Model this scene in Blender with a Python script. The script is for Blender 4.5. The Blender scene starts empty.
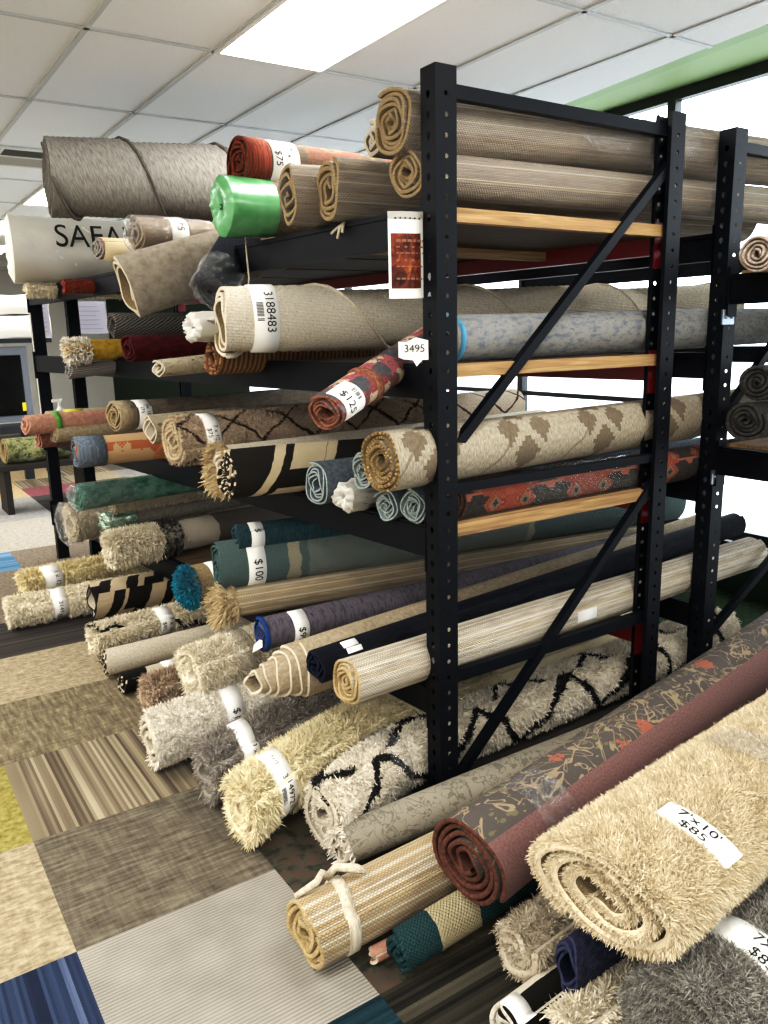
import bpy, math, random
import numpy as np
from mathutils import Matrix, Vector
R = math.radians
rng = np.random.default_rng(11)
col = bpy.context.scene.collection

# ------------------------------------------------------------------ helpers
def tag(o, label=None, cat=None, group=None, kind=None):
    if label: o['label'] = label
    if cat: o['category'] = cat
    if group: o['group'] = group
    if kind: o['kind'] = kind
    return o

def link(name, data, parent=None):
    o = bpy.data.objects.new(name, data)
    col.objects.link(o)
    if parent is not None: o.parent = parent
    return o

def empty(name, loc=(0, 0, 0), rz=0):
    o = bpy.data.objects.new(name, None); col.objects.link(o)
    o.location = loc; o.rotation_euler = (0, 0, rz)
    return o

class MB:
    """collects vertices, faces, uv, tint and material indices, then becomes one mesh object"""
    def __init__(s):
        s.v = []; s.f = []; s.uv = []; s.ti = []; s.mi = []; s.sm = []; s.n = 0
    def add(s, verts, faces, uv=None, tint=0.5, mi=0, smooth=False):
        k = len(verts); b = s.n
        s.v.extend([tuple(map(float, p)) for p in verts]); s.n += k
        if uv is None: uv = [(p[0], p[1]) for p in verts]
        s.uv.extend([tuple(map(float, p)) for p in uv])
        s.ti.extend(tint if hasattr(tint, '__len__') else [tint] * k)
        for f in faces:
            s.f.append([b + i for i in f]); s.mi.append(mi); s.sm.append(smooth)
    def box(s, a, b, mi=0):
        x0, y0, z0 = a; x1, y1, z1 = b
        v = [(x0,y0,z0),(x1,y0,z0),(x1,y1,z0),(x0,y1,z0),(x0,y0,z1),(x1,y0,z1),(x1,y1,z1),(x0,y1,z1)]
        f = [(0,3,2,1),(4,5,6,7),(0,1,5,4),(1,2,6,5),(2,3,7,6),(3,0,4,7)]
        uv = [(p[0]+p[1]*.37, p[2]+p[1]*.61) for p in v]
        s.add(v, f, uv, mi=mi)
    def bar(s, p, q, w, h, mi=0, up=(0, 0, 1)):
        p = Vector(p); q = Vector(q); d = (q-p).normalized()
        sd = d.cross(Vector(up))
        if sd.length < 1e-4: sd = Vector((1, 0, 0))
        sd.normalize(); u = sd.cross(d)
        v = []
        for e in (p, q):
            for i, j in ((-1,-1),(1,-1),(1,1),(-1,1)): v.append(e + sd*i*w/2 + u*j*h/2)
        s.add(v, [(0,3,2,1),(4,5,6,7),(0,1,5,4),(1,2,6,5),(2,3,7,6),(3,0,4,7)], mi=mi)
    def tube(s, pts, rad, n=8, mi=0, caps=True, smooth=True):
        pts = [Vector(p) for p in pts]; v = []; fs = []
        for i, p in enumerate(pts):
            d = (pts[min(i+1, len(pts)-1)] - pts[max(i-1, 0)]).normalized()
            a = d.cross(Vector((0, 0, 1)))
            if a.length < 1e-3: a = d.cross(Vector((0, 1, 0)))
            a.normalize(); b = a.cross(d)
            r = rad[i] if hasattr(rad, '__len__') else rad
            for k in range(n):
                t = 2*math.pi*k/n; v.append(p + (a*math.cos(t) + b*math.sin(t))*r)
        for i in range(len(pts)-1):
            for k in range(n):
                fs.append((i*n+k, i*n+(k+1) % n, (i+1)*n+(k+1) % n, (i+1)*n+k))
        if caps:
            fs.append(tuple(range(n))[::-1]); fs.append(tuple(range((len(pts)-1)*n, len(pts)*n)))
        s.add(v, fs, mi=mi, smooth=smooth)
    def blades(s, root, dirv, lean, ln, w, tint, uv, mi=0):
        """arrays: curved tapered fibres growing at root along dirv and bending to lean"""
        N = len(root)
        if N == 0: return
        side = np.cross(dirv, rng.normal(size=(N, 3))); side /= np.linalg.norm(side, axis=1)[:, None] + 1e-9
        ln = ln[:, None]; w = w[:, None]
        mid = root + dirv*ln*.55 + lean*ln*.06
        tip = root + dirv*ln*.92 + lean*ln*.28
        V = np.stack([root - side*w*.5, root + side*w*.5, mid + side*w*.55, mid - side*w*.55, tip + side*w*.18, tip - side*w*.18], 1).reshape(-1, 3)
        b = s.n; s.v.extend(map(tuple, V.tolist())); s.n += 6*N
        s.uv.extend(map(tuple, np.repeat(uv, 6, 0).tolist())); s.ti.extend(np.repeat(tint, 6).tolist())
        idx = (b + 6*np.arange(N))[:, None]
        F = np.concatenate([idx + np.array([[0, 1, 2, 3]]), idx + np.array([[3, 2, 4, 5]])], 0)
        s.f.extend(F.tolist()); s.mi.extend([mi]*(2*N)); s.sm.extend([True]*(2*N))
    def build(s, name, mats, parent=None):
        me = bpy.data.meshes.new(name)
        me.from_pydata(s.v, [], s.f)
        uvl = me.uv_layers.new(name='UVMap')
        li = np.zeros(len(me.loops), dtype=np.int32); me.loops.foreach_get('vertex_index', li)
        uvl.data.foreach_set('uv', np.array(s.uv, dtype=np.float32)[li].ravel())
        at = me.attributes.new('tint', 'FLOAT', 'POINT'); at.data.foreach_set('value', np.array(s.ti, dtype=np.float32))
        if not isinstance(mats, (list, tuple)): mats = [mats]
        for m in mats: me.materials.append(m)
        me.polygons.foreach_set('material_index', np.array(s.mi, dtype=np.int32))
        me.polygons.foreach_set('use_smooth', np.array(s.sm, dtype=bool))
        me.update()
        return link(name, me, parent)

# ------------------------------------------------------------------ node materials
class NB:
    def __init__(s, name):
        s.m = bpy.data.materials.new(name); s.m.use_nodes = True
        s.t = s.m.node_tree; s.b = s.t.nodes['Principled BSDF']
        s.b.inputs['Roughness'].default_value = .9
        s.b.inputs['Specular IOR Level'].default_value = .2
        s._uv = None
    def n(s, typ, **k):
        nd = s.t.nodes.new(typ)
        for a, v in k.items(): setattr(nd, a, v)
        return nd
    def put(s, sock, v):
        if hasattr(v, 'node'): s.t.links.new(v, sock)
        else:
            if hasattr(sock.default_value, '__len__') and not hasattr(v, '__len__'): v = (v, v, v)
            if hasattr(sock.default_value, '__len__') and len(sock.default_value) == 4 and len(v) == 3: v = (*v, 1)
            sock.default_value = v
    def uv(s):
        if s._uv is None:
            u = s.n('ShaderNodeUVMap', uv_map='UVMap'); x = s.n('ShaderNodeSeparateXYZ')
            s.t.links.new(u.outputs[0], x.inputs[0]); s._uv = (x.outputs[0], x.outputs[1])
        return s._uv
    def pos(s):
        u = s.n('ShaderNodeNewGeometry'); x = s.n('ShaderNodeSeparateXYZ'); s.t.links.new(u.outputs['Position'], x.inputs[0])
        return x.outputs
    def vec(s, x, y=0.0, z=0.0):
        c = s.n('ShaderNodeCombineXYZ')
        for i, v in enumerate((x, y, z)): s.put(c.inputs[i], v)
        return c.outputs[0]
    def math(s, op, a, b=0.0, c=None):
        m = s.n('ShaderNodeMath', operation=op); s.put(m.inputs[0], a); s.put(m.inputs[1], b)
        if c is not None: s.put(m.inputs[2], c)
        return m.outputs[0]
    def noise(s, v, scale=1, detail=2, rough=.5, color=False, dist=0):
        m = s.n('ShaderNodeTexNoise'); s.put(m.inputs['Vector'], v); m.inputs['Scale'].default_value = scale
        m.inputs['Detail'].default_value = detail; m.inputs['Roughness'].default_value = rough; m.inputs['Distortion'].default_value = dist
        return m.outputs[1 if color else 0]
    def voro(s, v, scale=1, feat='F1', out='Distance', metric='EUCLIDEAN', rnd=1.0):
        m = s.n('ShaderNodeTexVoronoi', feature=feat, distance=metric); s.put(m.inputs['Vector'], v)
        m.inputs['Scale'].default_value = scale; m.inputs['Randomness'].default_value = rnd
        return m.outputs[out]
    def wnoise(s, v):
        m = s.n('ShaderNodeTexWhiteNoise', noise_dimensions='2D'); s.put(m.inputs['Vector'], v); return m.outputs[0]
    def ramp(s, f, stops, const=False):
        m = s.n('ShaderNodeValToRGB'); s.put(m.inputs[0], f); cr = m.color_ramp
        if const: cr.interpolation = 'CONSTANT'
        while len(cr.elements) < len(stops): cr.elements.new(.5)
        for e, (p, c) in zip(cr.elements, stops): e.position = p; e.color = (*c, 1)
        return m.outputs[0]
    def even(s, f, cols, lo=.3, hi=.7, const=False):
        n = len(cols)
        return s.ramp(f, [(lo + (hi-lo)*i/max(n-1, 1) if not const else lo+(hi-lo)*i/n, c) for i, c in enumerate(cols)], const)
    def mix(s, f, a, b, mode='MIX'):
        m = s.n('ShaderNodeMix', data_type='RGBA', blend_type=mode); s.put(m.inputs[0], f); s.put(m.inputs[6], a); s.put(m.inputs[7], b)
        return m.outputs[2]
    def attr(s, name='tint'):
        return s.n('ShaderNodeAttribute', attribute_name=name).outputs['Fac']
    def lt(s, a, b): return s.math('LESS_THAN', a, b)
    def frac(s, a): return s.math('FRACT', a)
    def band(s, x, per, duty, off=0.0):
        return s.lt(s.frac(s.math('ADD', s.math('DIVIDE', x, per), off)), duty)
    def tri(s, x, per, off=0.0):   # distance 0..0.5 to nearest line
        return s.math('ABSOLUTE', s.math('SUBTRACT', s.frac(s.math('ADD', s.math('DIVIDE', x, per), off)), .5))
    def out(s, colr, bump=None, dist=.002, strength=.6, **k):
        s.put(s.b.inputs['Base Color'], colr)
        if bump is not None:
            b = s.n('ShaderNodeBump'); b.inputs['Distance'].default_value = dist; b.inputs['Strength'].default_value = strength
            s.put(b.inputs['Height'], bump); s.t.links.new(b.outputs[0], s.b.inputs['Normal'])
        for a, v in k.items(): s.put(s.b.inputs[a.replace('_', ' ')], v)
        return s.m

def hexc(h):
    c = [int(h[i:i+2], 16)/255 for i in (0, 2, 4)]
    return tuple(x/12.92 if x <= .04045 else ((x+.055)/1.055)**2.4 for x in c)

def weave_h(b, pu=.008, pv=.008):
    u, v = b.uv()
    a = b.math('SINE', b.math('MULTIPLY', u, 2*math.pi/pu)); c = b.math('SINE', b.math('MULTIPLY', v, 2*math.pi/pv))
    n = b.noise(b.vec(b.math('MULTIPLY', u, 260), b.math('MULTIPLY', v, 260)), 1, 1)
    return b.math('ADD', b.math('MULTIPLY', b.math('MULTIPLY', a, c), .5), n)

def heather(name, cols, su=60, sv=60, lo=.3, hi=.7, pu=.007, pv=.007, detail=3, dist=.003, dirt=.0):
    """plain or streaky woven cloth"""
    b = NB(name); u, v = b.uv()
    f = b.noise(b.vec(b.math('MULTIPLY', u, su), b.math('MULTIPLY', v, sv)), 1, detail, .65)
    c = b.even(f, [hexc(x) for x in cols], lo, hi)
    h = weave_h(b, pu, pv)
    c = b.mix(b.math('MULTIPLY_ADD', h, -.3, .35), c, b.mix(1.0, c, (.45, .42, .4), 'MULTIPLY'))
    return b.out(c, h, dist)

def jute(name, cols, line='f2eee2', pv=.013, pu=.02, wl=.18):
    """flat woven jute: pale and dark yarns running along the roll, knobbly"""
    b = NB(name); u, v = b.uv()
    k = b.math('FLOOR', b.math('DIVIDE', v, pv))
    f = b.math('ADD', b.math('MULTIPLY', b.wnoise(b.vec(k, 3.1)), .55), b.math('MULTIPLY', b.noise(b.vec(b.math('MULTIPLY', u, 9), b.math('MULTIPLY', k, 2.3)), 1, 2), .5))
    c = b.even(f, [hexc(x) for x in cols], .2, .85)
    ph = b.math('MULTIPLY', b.frac(b.math('MULTIPLY', k, .5)), pu)
    knob = b.math('ABSOLUTE', b.math('SINE', b.math('MULTIPLY', b.math('ADD', u, ph), math.pi/pu)))
    knobv = b.math('ABSOLUTE', b.math('SINE', b.math('MULTIPLY', v, math.pi/pv)))
    h = b.math('MULTIPLY', b.math('POWER', knob, .5), b.math('POWER', knobv, .5))
    c = b.mix(b.math('MULTIPLY', b.lt(b.wnoise(b.vec(k, 7.7)), wl), .7), c, hexc(line))
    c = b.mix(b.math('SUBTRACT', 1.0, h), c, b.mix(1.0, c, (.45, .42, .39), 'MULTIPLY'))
    return b.out(c, b.math('ADD', h, b.noise(b.vec(b.math('MULTIPLY', u, 200), b.math('MULTIPLY', v, 200)), 1, 1)), .0035, .8)

def shag(name, a, bcol, line=None, per=.42, w=.05, extra=None):
    b = NB(name); u, v = b.uv()
    t = b.attr(); n = b.noise(b.vec(u, v), 14, 2)
    c = b.mix(b.math('MULTIPLY_ADD', n, .5, b.math('MULTIPLY_ADD', t, .8, -.15)), hexc(a), hexc(bcol))
    if line:
        wob = b.math('MULTIPLY', b.math('SUBTRACT', b.noise(b.vec(u, v), 3.5, 2), .5), .75)
        p = b.math('ADD', b.math('DIVIDE', u, per), b.math('ADD', b.math('DIVIDE', v, per*.8), wob))
        q = b.math('SUBTRACT', b.math('DIVIDE', u, per), b.math('SUBTRACT', b.math('DIVIDE', v, per*.8), wob))
        m = b.math('MAXIMUM', b.lt(b.tri(p, 1.0), w), b.lt(b.tri(q, 1.0), w))
        c = b.mix(m, c, hexc(line))
    b.b.inputs['Sheen Weight'].default_value = .15
    return b.out(c, b.noise(b.vec(b.math('MULTIPLY', u, 120), b.math('MULTIPLY', v, 120)), 1, 2), .004, .6, Roughness=.95)

def trellis(name, base, base2, line, per=.3, w=.045):
    b = NB(name); u, v = b.uv()
    n = b.noise(b.vec(b.math('MULTIPLY', u, 90), b.math('MULTIPLY', v, 90)), 1, 2)
    wob = b.math('MULTIPLY', b.math('SUBTRACT', b.noise(b.vec(u, v), 9, 2), .5), .35)
    p = b.math('ADD', b.math('DIVIDE', u, per), b.math('ADD', b.math('DIVIDE', v, per*.8), wob))
    q = b.math('SUBTRACT', b.math('DIVIDE', u, per), b.math('SUBTRACT', b.math('DIVIDE', v, per*.8), wob))
    m = b.math('MAXIMUM', b.lt(b.tri(p, 1.0), w), b.lt(b.tri(q, 1.0), w))
    c = b.mix(m, b.even(n, [hexc(base2), hexc(base)]), hexc(line))
    return b.out(c, n, .006, .8)

def oriental(name, cols, cell=.07, grid=.014, seed=0.0, worn=.3):
    b = NB(name); u, v = b.uv()
    us = b.math('SNAP', u, grid); vs = b.math('SNAP', v, grid)
    mu = b.math('PINGPONG', us, .21); mv = b.math('PINGPONG', vs, .16)
    f = b.voro(b.vec(mu, mv, seed), 1/cell, 'F1', 'Distance', 'MANHATTAN')
    g = b.n('ShaderNodeTexVoronoi', distance='CHEBYCHEV'); b.put(g.inputs['Vector'], b.vec(mu, mv, seed)); g.inputs['Scale'].default_value = .55/cell
    x = b.n('ShaderNodeSeparateColor'); b.t.links.new(g.outputs['Color'], x.inputs[0])
    c1 = b.even(x.outputs[0], [hexc(c) for c in cols], 0, 1, True)
    c2 = b.even(b.math('FRACT', b.math('MULTIPLY', f, 2.2)), [hexc(c) for c in cols[::-1]], 0, 1, True)
    c = b.mix(b.lt(f, .42), c1, c2)
    n = b.noise(b.vec(b.math('MULTIPLY', u, 40), b.math('MULTIPLY', v, 90)), 1, 3)
    c = b.mix(b.math('MULTIPLY', n, worn), c, hexc('a89a88'))
    return b.out(c, n, .003)

def floral(name, ground, vine, flower, ground2=None, border=None, bv=(0, 0), leaf='4c4a2c', VS=9.0):
    b = NB(name); u, v = b.uv()
    n = b.noise(b.vec(b.math('MULTIPLY', u, 140), b.math('MULTIPLY', v, 140)), 1, 2)
    g = b.mix(b.noise(b.vec(u, v), 5, 2), hexc(ground), hexc(ground2 or ground))
    wv = b.noise(b.vec(u, v), VS, 2, .5, dist=1.6); wv2 = b.noise(b.vec(u, v, 4.0), VS*1.9, 2, .5, dist=1.0)
    m1 = b.lt(b.math('ABSOLUTE', b.math('SUBTRACT', wv, .5)), .014)
    m2 = b.lt(b.math('ABSOLUTE', b.math('SUBTRACT', wv2, .5)), .012)
    lf = b.math('MULTIPLY', b.lt(b.voro(b.vec(u, b.math('MULTIPLY', v, 1.9)), 22), .3), b.lt(.52, b.noise(b.vec(u, v, 9.0), 9, 1)))
    c = b.mix(b.math('MULTIPLY', b.math('MAXIMUM', m1, m2), .8), g, hexc(vine))
    c = b.mix(b.math('MULTIPLY', lf, .8), c, hexc(leaf))
    d = b.math('ADD', b.voro(b.vec(u, v), 4.2, rnd=.9), b.math('MULTIPLY', b.math('SUBTRACT', b.noise(b.vec(u, v), 60, 1), .5), .25))
    c = b.mix(b.math('MULTIPLY', b.lt(d, .15), .9), c, hexc(flower))
    c = b.mix(b.math('MULTIPLY', n, .35), c, b.mix(.5, c, hexc('8c8378')))
    if border:
        inb = b.math('MULTIPLY', b.lt(bv[0], v), b.lt(v, bv[1]))
        c = b.mix(inb, c, b.mix(n, hexc(border), b.mix(.25, hexc(border), hexc('d9c0b8'))))
    return b.out(c, n, .003)

def aztec(name):
    b = NB(name); u, v = b.uv()
    n = b.noise(b.vec(b.math('MULTIPLY', u, 160), b.math('MULTIPLY', v, 60)), 1, 2)
    us = b.math('SNAP', b.math('MULTIPLY', b.tri(u, .42, .12), .42), .016)
    vv = b.math('SUBTRACT', v, .21)
    vs = b.math('SNAP', b.math('MULTIPLY', b.tri(vv, .34), .34), .016)
    d = b.math('ADD', us, b.math('MULTIPLY', vs, .7))
    m = b.math('MULTIPLY', b.lt(d, .115), b.lt(.03, b.math('ABSOLUTE', b.math('SUBTRACT', us, vs))))
    wob = b.math('MULTIPLY', b.noise(b.vec(u, v), 5, 1), .5)
    ln = b.lt(b.tri(b.math('ADD', b.math('MULTIPLY', u, 2.4), b.math('ADD', b.math('MULTIPLY', v, 1.6), wob)), 1.0), .018)
    c = b.even(n, [hexc('877e6d'), hexc('9e9482'), hexc('b1a896')])
    c = b.mix(b.math('MULTIPLY', m, .75), c, hexc('5f5141')); c = b.mix(b.math('MULTIPLY', ln, .6), c, hexc('6b5f4a'))
    return b.out(c, n, .004)

def stripes(name, a, bcol, per, duty, axis='v', slant=0.0, noise=.15, off=0.0, third=None):
    b = NB(name); u, v = b.uv()
    n = b.noise(b.vec(b.math('MULTIPLY', u, 150), b.math('MULTIPLY', v, 150)), 1, 2)
    x = v if axis == 'v' else u; y = u if axis == 'v' else v
    k = b.math('ADD', x, b.math('MULTIPLY', y, slant))
    k = b.math('ADD', k, b.math('MULTIPLY', b.math('SUBTRACT', b.noise(b.vec(u, v), 30, 1), .5), .012))
    m = b.band(k, per, duty, off)
    c = b.mix(m, hexc(a), hexc(bcol))
    if third:
        m3 = b.math('MULTIPLY', b.band(k, per*2.1, .3, .4), b.band(y, .2, .6)); c = b.mix(m3, c, hexc(third))
    c = b.mix(b.math('MULTIPLY', n, noise*2), c, b.mix(1.0, c, (.45, .45, .45), 'MULTIPLY'))
    return b.out(c, n, .004)

def bands(name, base, base2, lst, axis='u'):
    """base cloth with solid bands (start, end, colour) along one axis"""
    b = NB(name); u, v = b.uv(); x = u if axis == 'u' else v
    h = weave_h(b, .012, .012)
    c = b.mix(h, hexc(base2), hexc(base))
    w = b.math('ADD', x, b.math('MULTIPLY', b.math('SUBTRACT', b.noise(b.vec(u, v), 25, 1), .5), .03))
    for s0, s1, cc in lst:
        c = b.mix(b.math('MULTIPLY', b.lt(s0, w), b.lt(w, s1)), c, hexc(cc))
    return b.out(c, h, .005, .9)

def plain(name, c, rough=.9, bump=0, scale=60, metal=0, spec=.2, c2=None):
    b = NB(name)
    p = b.n('ShaderNodeTexCoord').outputs['Object']
    n = b.noise(p, scale, 2)
    cc = b.mix(n, hexc(c), hexc(c2)) if c2 else hexc(c)
    b.b.inputs['Specular IOR Level'].default_value = spec
    return b.out(cc, n if bump else None, bump or .001, .5, Roughness=rough, Metallic=metal)

def wrapmat(name, tint='ffffff', clear=.93, rough=.12, gl=.6):
    m = bpy.data.materials.new(name); m.use_nodes = True; t = m.node_tree; t.nodes.clear()
    o = t.nodes.new('ShaderNodeOutputMaterial'); mx = t.nodes.new('ShaderNodeMixShader'); tr = t.nodes.new('ShaderNodeBsdfTransparent'); mx2 = t.nodes.new('ShaderNodeMixShader')
    g = t.nodes.new('ShaderNodeBsdfGlossy'); d = t.nodes.new('ShaderNodeBsdfDiffuse'); fr = t.nodes.new('ShaderNodeLayerWeight')
    g.inputs['Roughness'].default_value = rough; fr.inputs['Blend'].default_value = .25
    tr.inputs[0].default_value = (*hexc(tint), 1); d.inputs[0].default_value = (*hexc(tint), 1)
    tc = t.nodes.new('ShaderNodeTexCoord'); n = t.nodes.new('ShaderNodeTexNoise'); n.inputs['Scale'].default_value = 22; n.inputs['Detail'].default_value = 4; n.inputs['Distortion'].default_value = 1.5
    bp = t.nodes.new('ShaderNodeBump'); bp.inputs['Strength'].default_value = 1; bp.inputs['Distance'].default_value = .02
    t.links.new(tc.outputs['Object'], n.inputs['Vector']); t.links.new(n.outputs[0], bp.inputs['Height']); t.links.new(bp.outputs[0], g.inputs['Normal'])
    t.links.new(d.outputs[0], mx2.inputs[1]); t.links.new(g.outputs[0], mx2.inputs[2]); mx2.inputs[0].default_value = gl
    mr = t.nodes.new('ShaderNodeMath'); mr.operation = 'MULTIPLY_ADD'; t.links.new(fr.outputs['Fresnel'], mr.inputs[0]); mr.inputs[1].default_value = .5; mr.inputs[2].default_value = 1-clear
    t.links.new(mr.outputs[0], mx.inputs[0]); t.links.new(tr.outputs[0], mx.inputs[1]); t.links.new(mx2.outputs[0], mx.inputs[2]); t.links.new(mx.outputs[0], o.inputs[0])
    return m

PAPER = plain('white_paper', 'f0eee8', .6); INK = plain('black_ink', '17171a', .7)
PAPERG = plain('grey_paper', 'b9b5ad', .7)
WRAP = wrapmat('clear_plastic'); WRAPM = wrapmat('milky_plastic', 'f4f0e4', .35, .25, .22); WRAPG = wrapmat('green_plastic', '5fa36a', .25, .2)
STEEL = plain('black_steel', '080a0f', .5, spec=.12, c2='0e1219', scale=30)
STEELR = plain('red_steel', '7d1218', .45, spec=.5)
WOOD = None

# ------------------------------------------------------------------ rolled rugs
# x, y, z of the centre of the front end, heading and climb of the roll in degrees, outer radius (metres)
POS = {
    'jute_low': (0.010, 0.170, 2.162, 0.2, 0.9, 0.089),
    'jute_up': (-0.024, 0.200, 2.312, 0.0, 1.8, 0.111),
    'jute_behind': (0.066, 0.450, 2.321, 0.0, 0.0, 0.049),
    'jute_small': (-0.073, 0.525, 2.158, -4.0, 0.0, 0.108),
    'grey_fold': (-0.143, 0.696, 2.155, -4.0, 0.0, 0.105),
    'rust': (-0.064, 1.168, 2.360, -6.0, 0.0, 0.103),
    'green_wrap': (-0.159, 1.141, 2.176, -2.0, 0.0, 0.126),
    'grey_long': (-0.575, 2.474, 2.500, -10.0, 0.0, 0.182),
    'safav': (-0.538, 3.799, 2.250, -6.0, 0.0, 0.208),
    'pinktag': (-0.500, 1.962, 2.087, 4.0, 0.0, 0.056),
    'taupe_plast': (-0.400, 1.678, 2.119, 4.0, 0.0, 0.080),
    'taupe_fold': (-0.520, 1.480, 1.874, 6.0, 17.0, 0.136),
    'navy_woven': (-0.250, 1.207, 1.857, 44.8, 33.6, 0.083),
    'cream_big': (-0.320, 0.954, 1.726, -10.0, 0.3, 0.132),
    'bluegrey': (0.159, 0.165, 1.644, 0.0, 0.6, 0.089),
    'red_twist': (-0.350, 0.115, 1.428, 22.4, 17.7, 0.062),
    'brown_str': (-0.300, 1.131, 1.586, 5.0, 0.0, 0.078),
    'white_flor': (-0.450, 1.373, 1.539, 5.0, 3.0, 0.047),
    'bag_white': (-0.350, 1.112, 1.707, 8.0, 0.0, 0.056),
    'darkred': (-0.450, 1.781, 1.626, 6.0, 0.0, 0.065),
    'yellow': (-0.500, 2.760, 1.616, 6.0, 0.0, 0.068),
    'grey_mag': (-0.500, 2.814, 1.498, 8.0, 4.0, 0.051),
    'chevron': (-0.350, 2.373, 1.742, 5.0, 0.0, 0.074),
    'pink': (-0.743, 2.920, 1.200, 8.0, 0.0, 0.063),
    'creamgreen': (-0.552, 3.280, 1.200, 8.0, 0.0, 0.050),
    'beige_s': (-0.594, 2.915, 1.130, 8.0, 0.0, 0.053),
    'pinklow': (-0.670, 2.994, 1.100, 5.0, 0.0, 0.053),
    'tan_sp': (-0.344, 2.524, 1.250, 10.0, 0.0, 0.089),
    'orient_bo': (-0.632, 2.228, 1.107, -2.0, -0.0, 0.082),
    'creamfold': (-0.330, 1.941, 1.220, 5.0, 0.0, 0.075),
    'trellis': (-0.382, 1.454, 1.220, 4.0, 0.0, 0.121),
    'fringe': (-0.320, 1.130, 1.126, 6.0, 0.0, 0.101),
    'bw': (-0.274, 0.926, 1.126, -3.6, 0.0, 0.101),
    'bgspiral': (-0.136, 0.586, 1.112, -0.1, -0.0, 0.087),
    'bag2': (-0.050, 0.465, 1.089, 5.0, 0.0, 0.064),
    'sp_a': (-0.094, 0.320, 1.195, 6.0, 0.0, 0.067),
    'sp_b': (-0.029, 0.270, 1.064, 4.0, 0.0, 0.061),
    'sp_c': (0.000, 0.145, 1.078, 3.0, 0.0, 0.066),
    'aztec': (-0.161, 0.100, 1.260, 2.7, 0.6, 0.107),
    'redor': (0.182, 0.170, 1.063, 0.0, 0.3, 0.086),
    'greenmarb': (-0.618, 2.355, 0.850, 8.0, 0.0, 0.075),
    'creamplast': (-0.528, 3.062, 0.570, 8.0, 0.0, 0.130),
    'beigeplast': (-0.403, 2.519, 0.750, 8.0, 0.0, 0.057),
    'greengrey': (-0.412, 2.563, 0.650, 10.0, 0.0, 0.057),
    'knit': (-0.465, 2.367, 0.540, 8.0, 0.0, 0.100),
    'teal': (-0.220, 1.153, 0.769, -8.0, 0.0, 0.066),
    'g100': (-0.306, 1.211, 0.670, -8.0, 0.0, 0.107),
    'jutefr': (-0.304, 1.161, 0.515, -8.0, 0.0, 0.075),
    'navy99': (-0.335, 0.725, 0.507, -3.0, 0.0, 0.067),
    'teles': (-0.304, 0.460, 0.452, 4.0, 3.0, 0.112),
    'navy': (-0.337, 0.270, 0.538, 0.9, 4.5, 0.077),
    'wool': (-0.300, 0.130, 0.519, 1.2, 0.7, 0.088),
    'f_yel': (-0.775, 3.529, 0.106, 8.0, 0.0, 0.106),
    'f_cream': (-0.953, 2.949, 0.107, 0.0, 0.0, 0.107),
    'f_geo': (-0.577, 2.469, 0.233, -0.1, 0.0, 0.113),
    'f_teal': (-0.300, 1.660, 0.462, 8.0, 0.0, 0.104),
    'f_cshag': (-0.695, 2.024, 0.172, 7.3, -0.0, 0.092),
    'f_bw': (-0.678, 1.878, 0.075, 2.6, -0.0, 0.075),
    'f_bw2': (-0.664, 1.636, 0.058, 11.3, -0.0, 0.058),
    'f_brown': (-0.628, 1.339, 0.104, 8.1, 0.0, 0.104),
    'f_fluff': (-0.548, 0.986, 0.296, 10.9, 0.0, 0.116),
    'f_white': (-0.775, 0.859, 0.129, -2.9, 0.0, 0.129),
    'f_grey': (-0.685, 0.502, 0.126, 0.6, 0.0, 0.126),
    'f_yc': (-0.684, 0.194, 0.132, 3.3, 0.0, 0.132),
    'f_trel': (-0.420, 0.050, 0.052, 15.0, 0.0, 0.121),
    'f_flor': (-0.457, -0.077, 0.064, -1.6, -0.0, 0.064),
    'f_jute': (-0.748, -0.374, 0.099, 4.3, -0.0, 0.099),
    'f_gteal': (-0.560, -0.541, 0.058, 8.3, -0.0, 0.058),
    'f_tan': (-0.598, -0.471, 0.024, -0.9, -0.0, 0.024),
    'f_mauve': (-0.366, -0.587, 0.269, 9.4, 0.0, 0.129),
    'f_beige': (-0.307, -1.025, 0.434, 6.6, 0.0, 0.134),
    'f_gshag': (-0.178, -1.212, 0.201, -0.2, 0.0, 0.201),
    'f_bshag2': (-0.326, -0.738, 0.091, 4.9, -0.0, 0.091),
    'f_navys': (-0.316, -0.909, 0.160, 2.0, 0.0, 0.082),
    'f_woven': (-0.477, -0.813, 0.050, 4.0, 0.0, 0.054),
    'f_cs2': (-0.385, -0.971, 0.070, 1.5, -0.0, 0.070),
    'r_white': (1.300, -0.246, 1.924, 9.3, 2.8, 0.074),
    'r_dark1': (1.300, -0.285, 1.454, 8.4, -0.8, 0.076),
    'r_dark2': (1.300, -0.248, 1.304, 7.2, -1.3, 0.081),
}
POS.update({'f_trel': (-.46, .215, .115, 1.5, .5, .13)})
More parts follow.
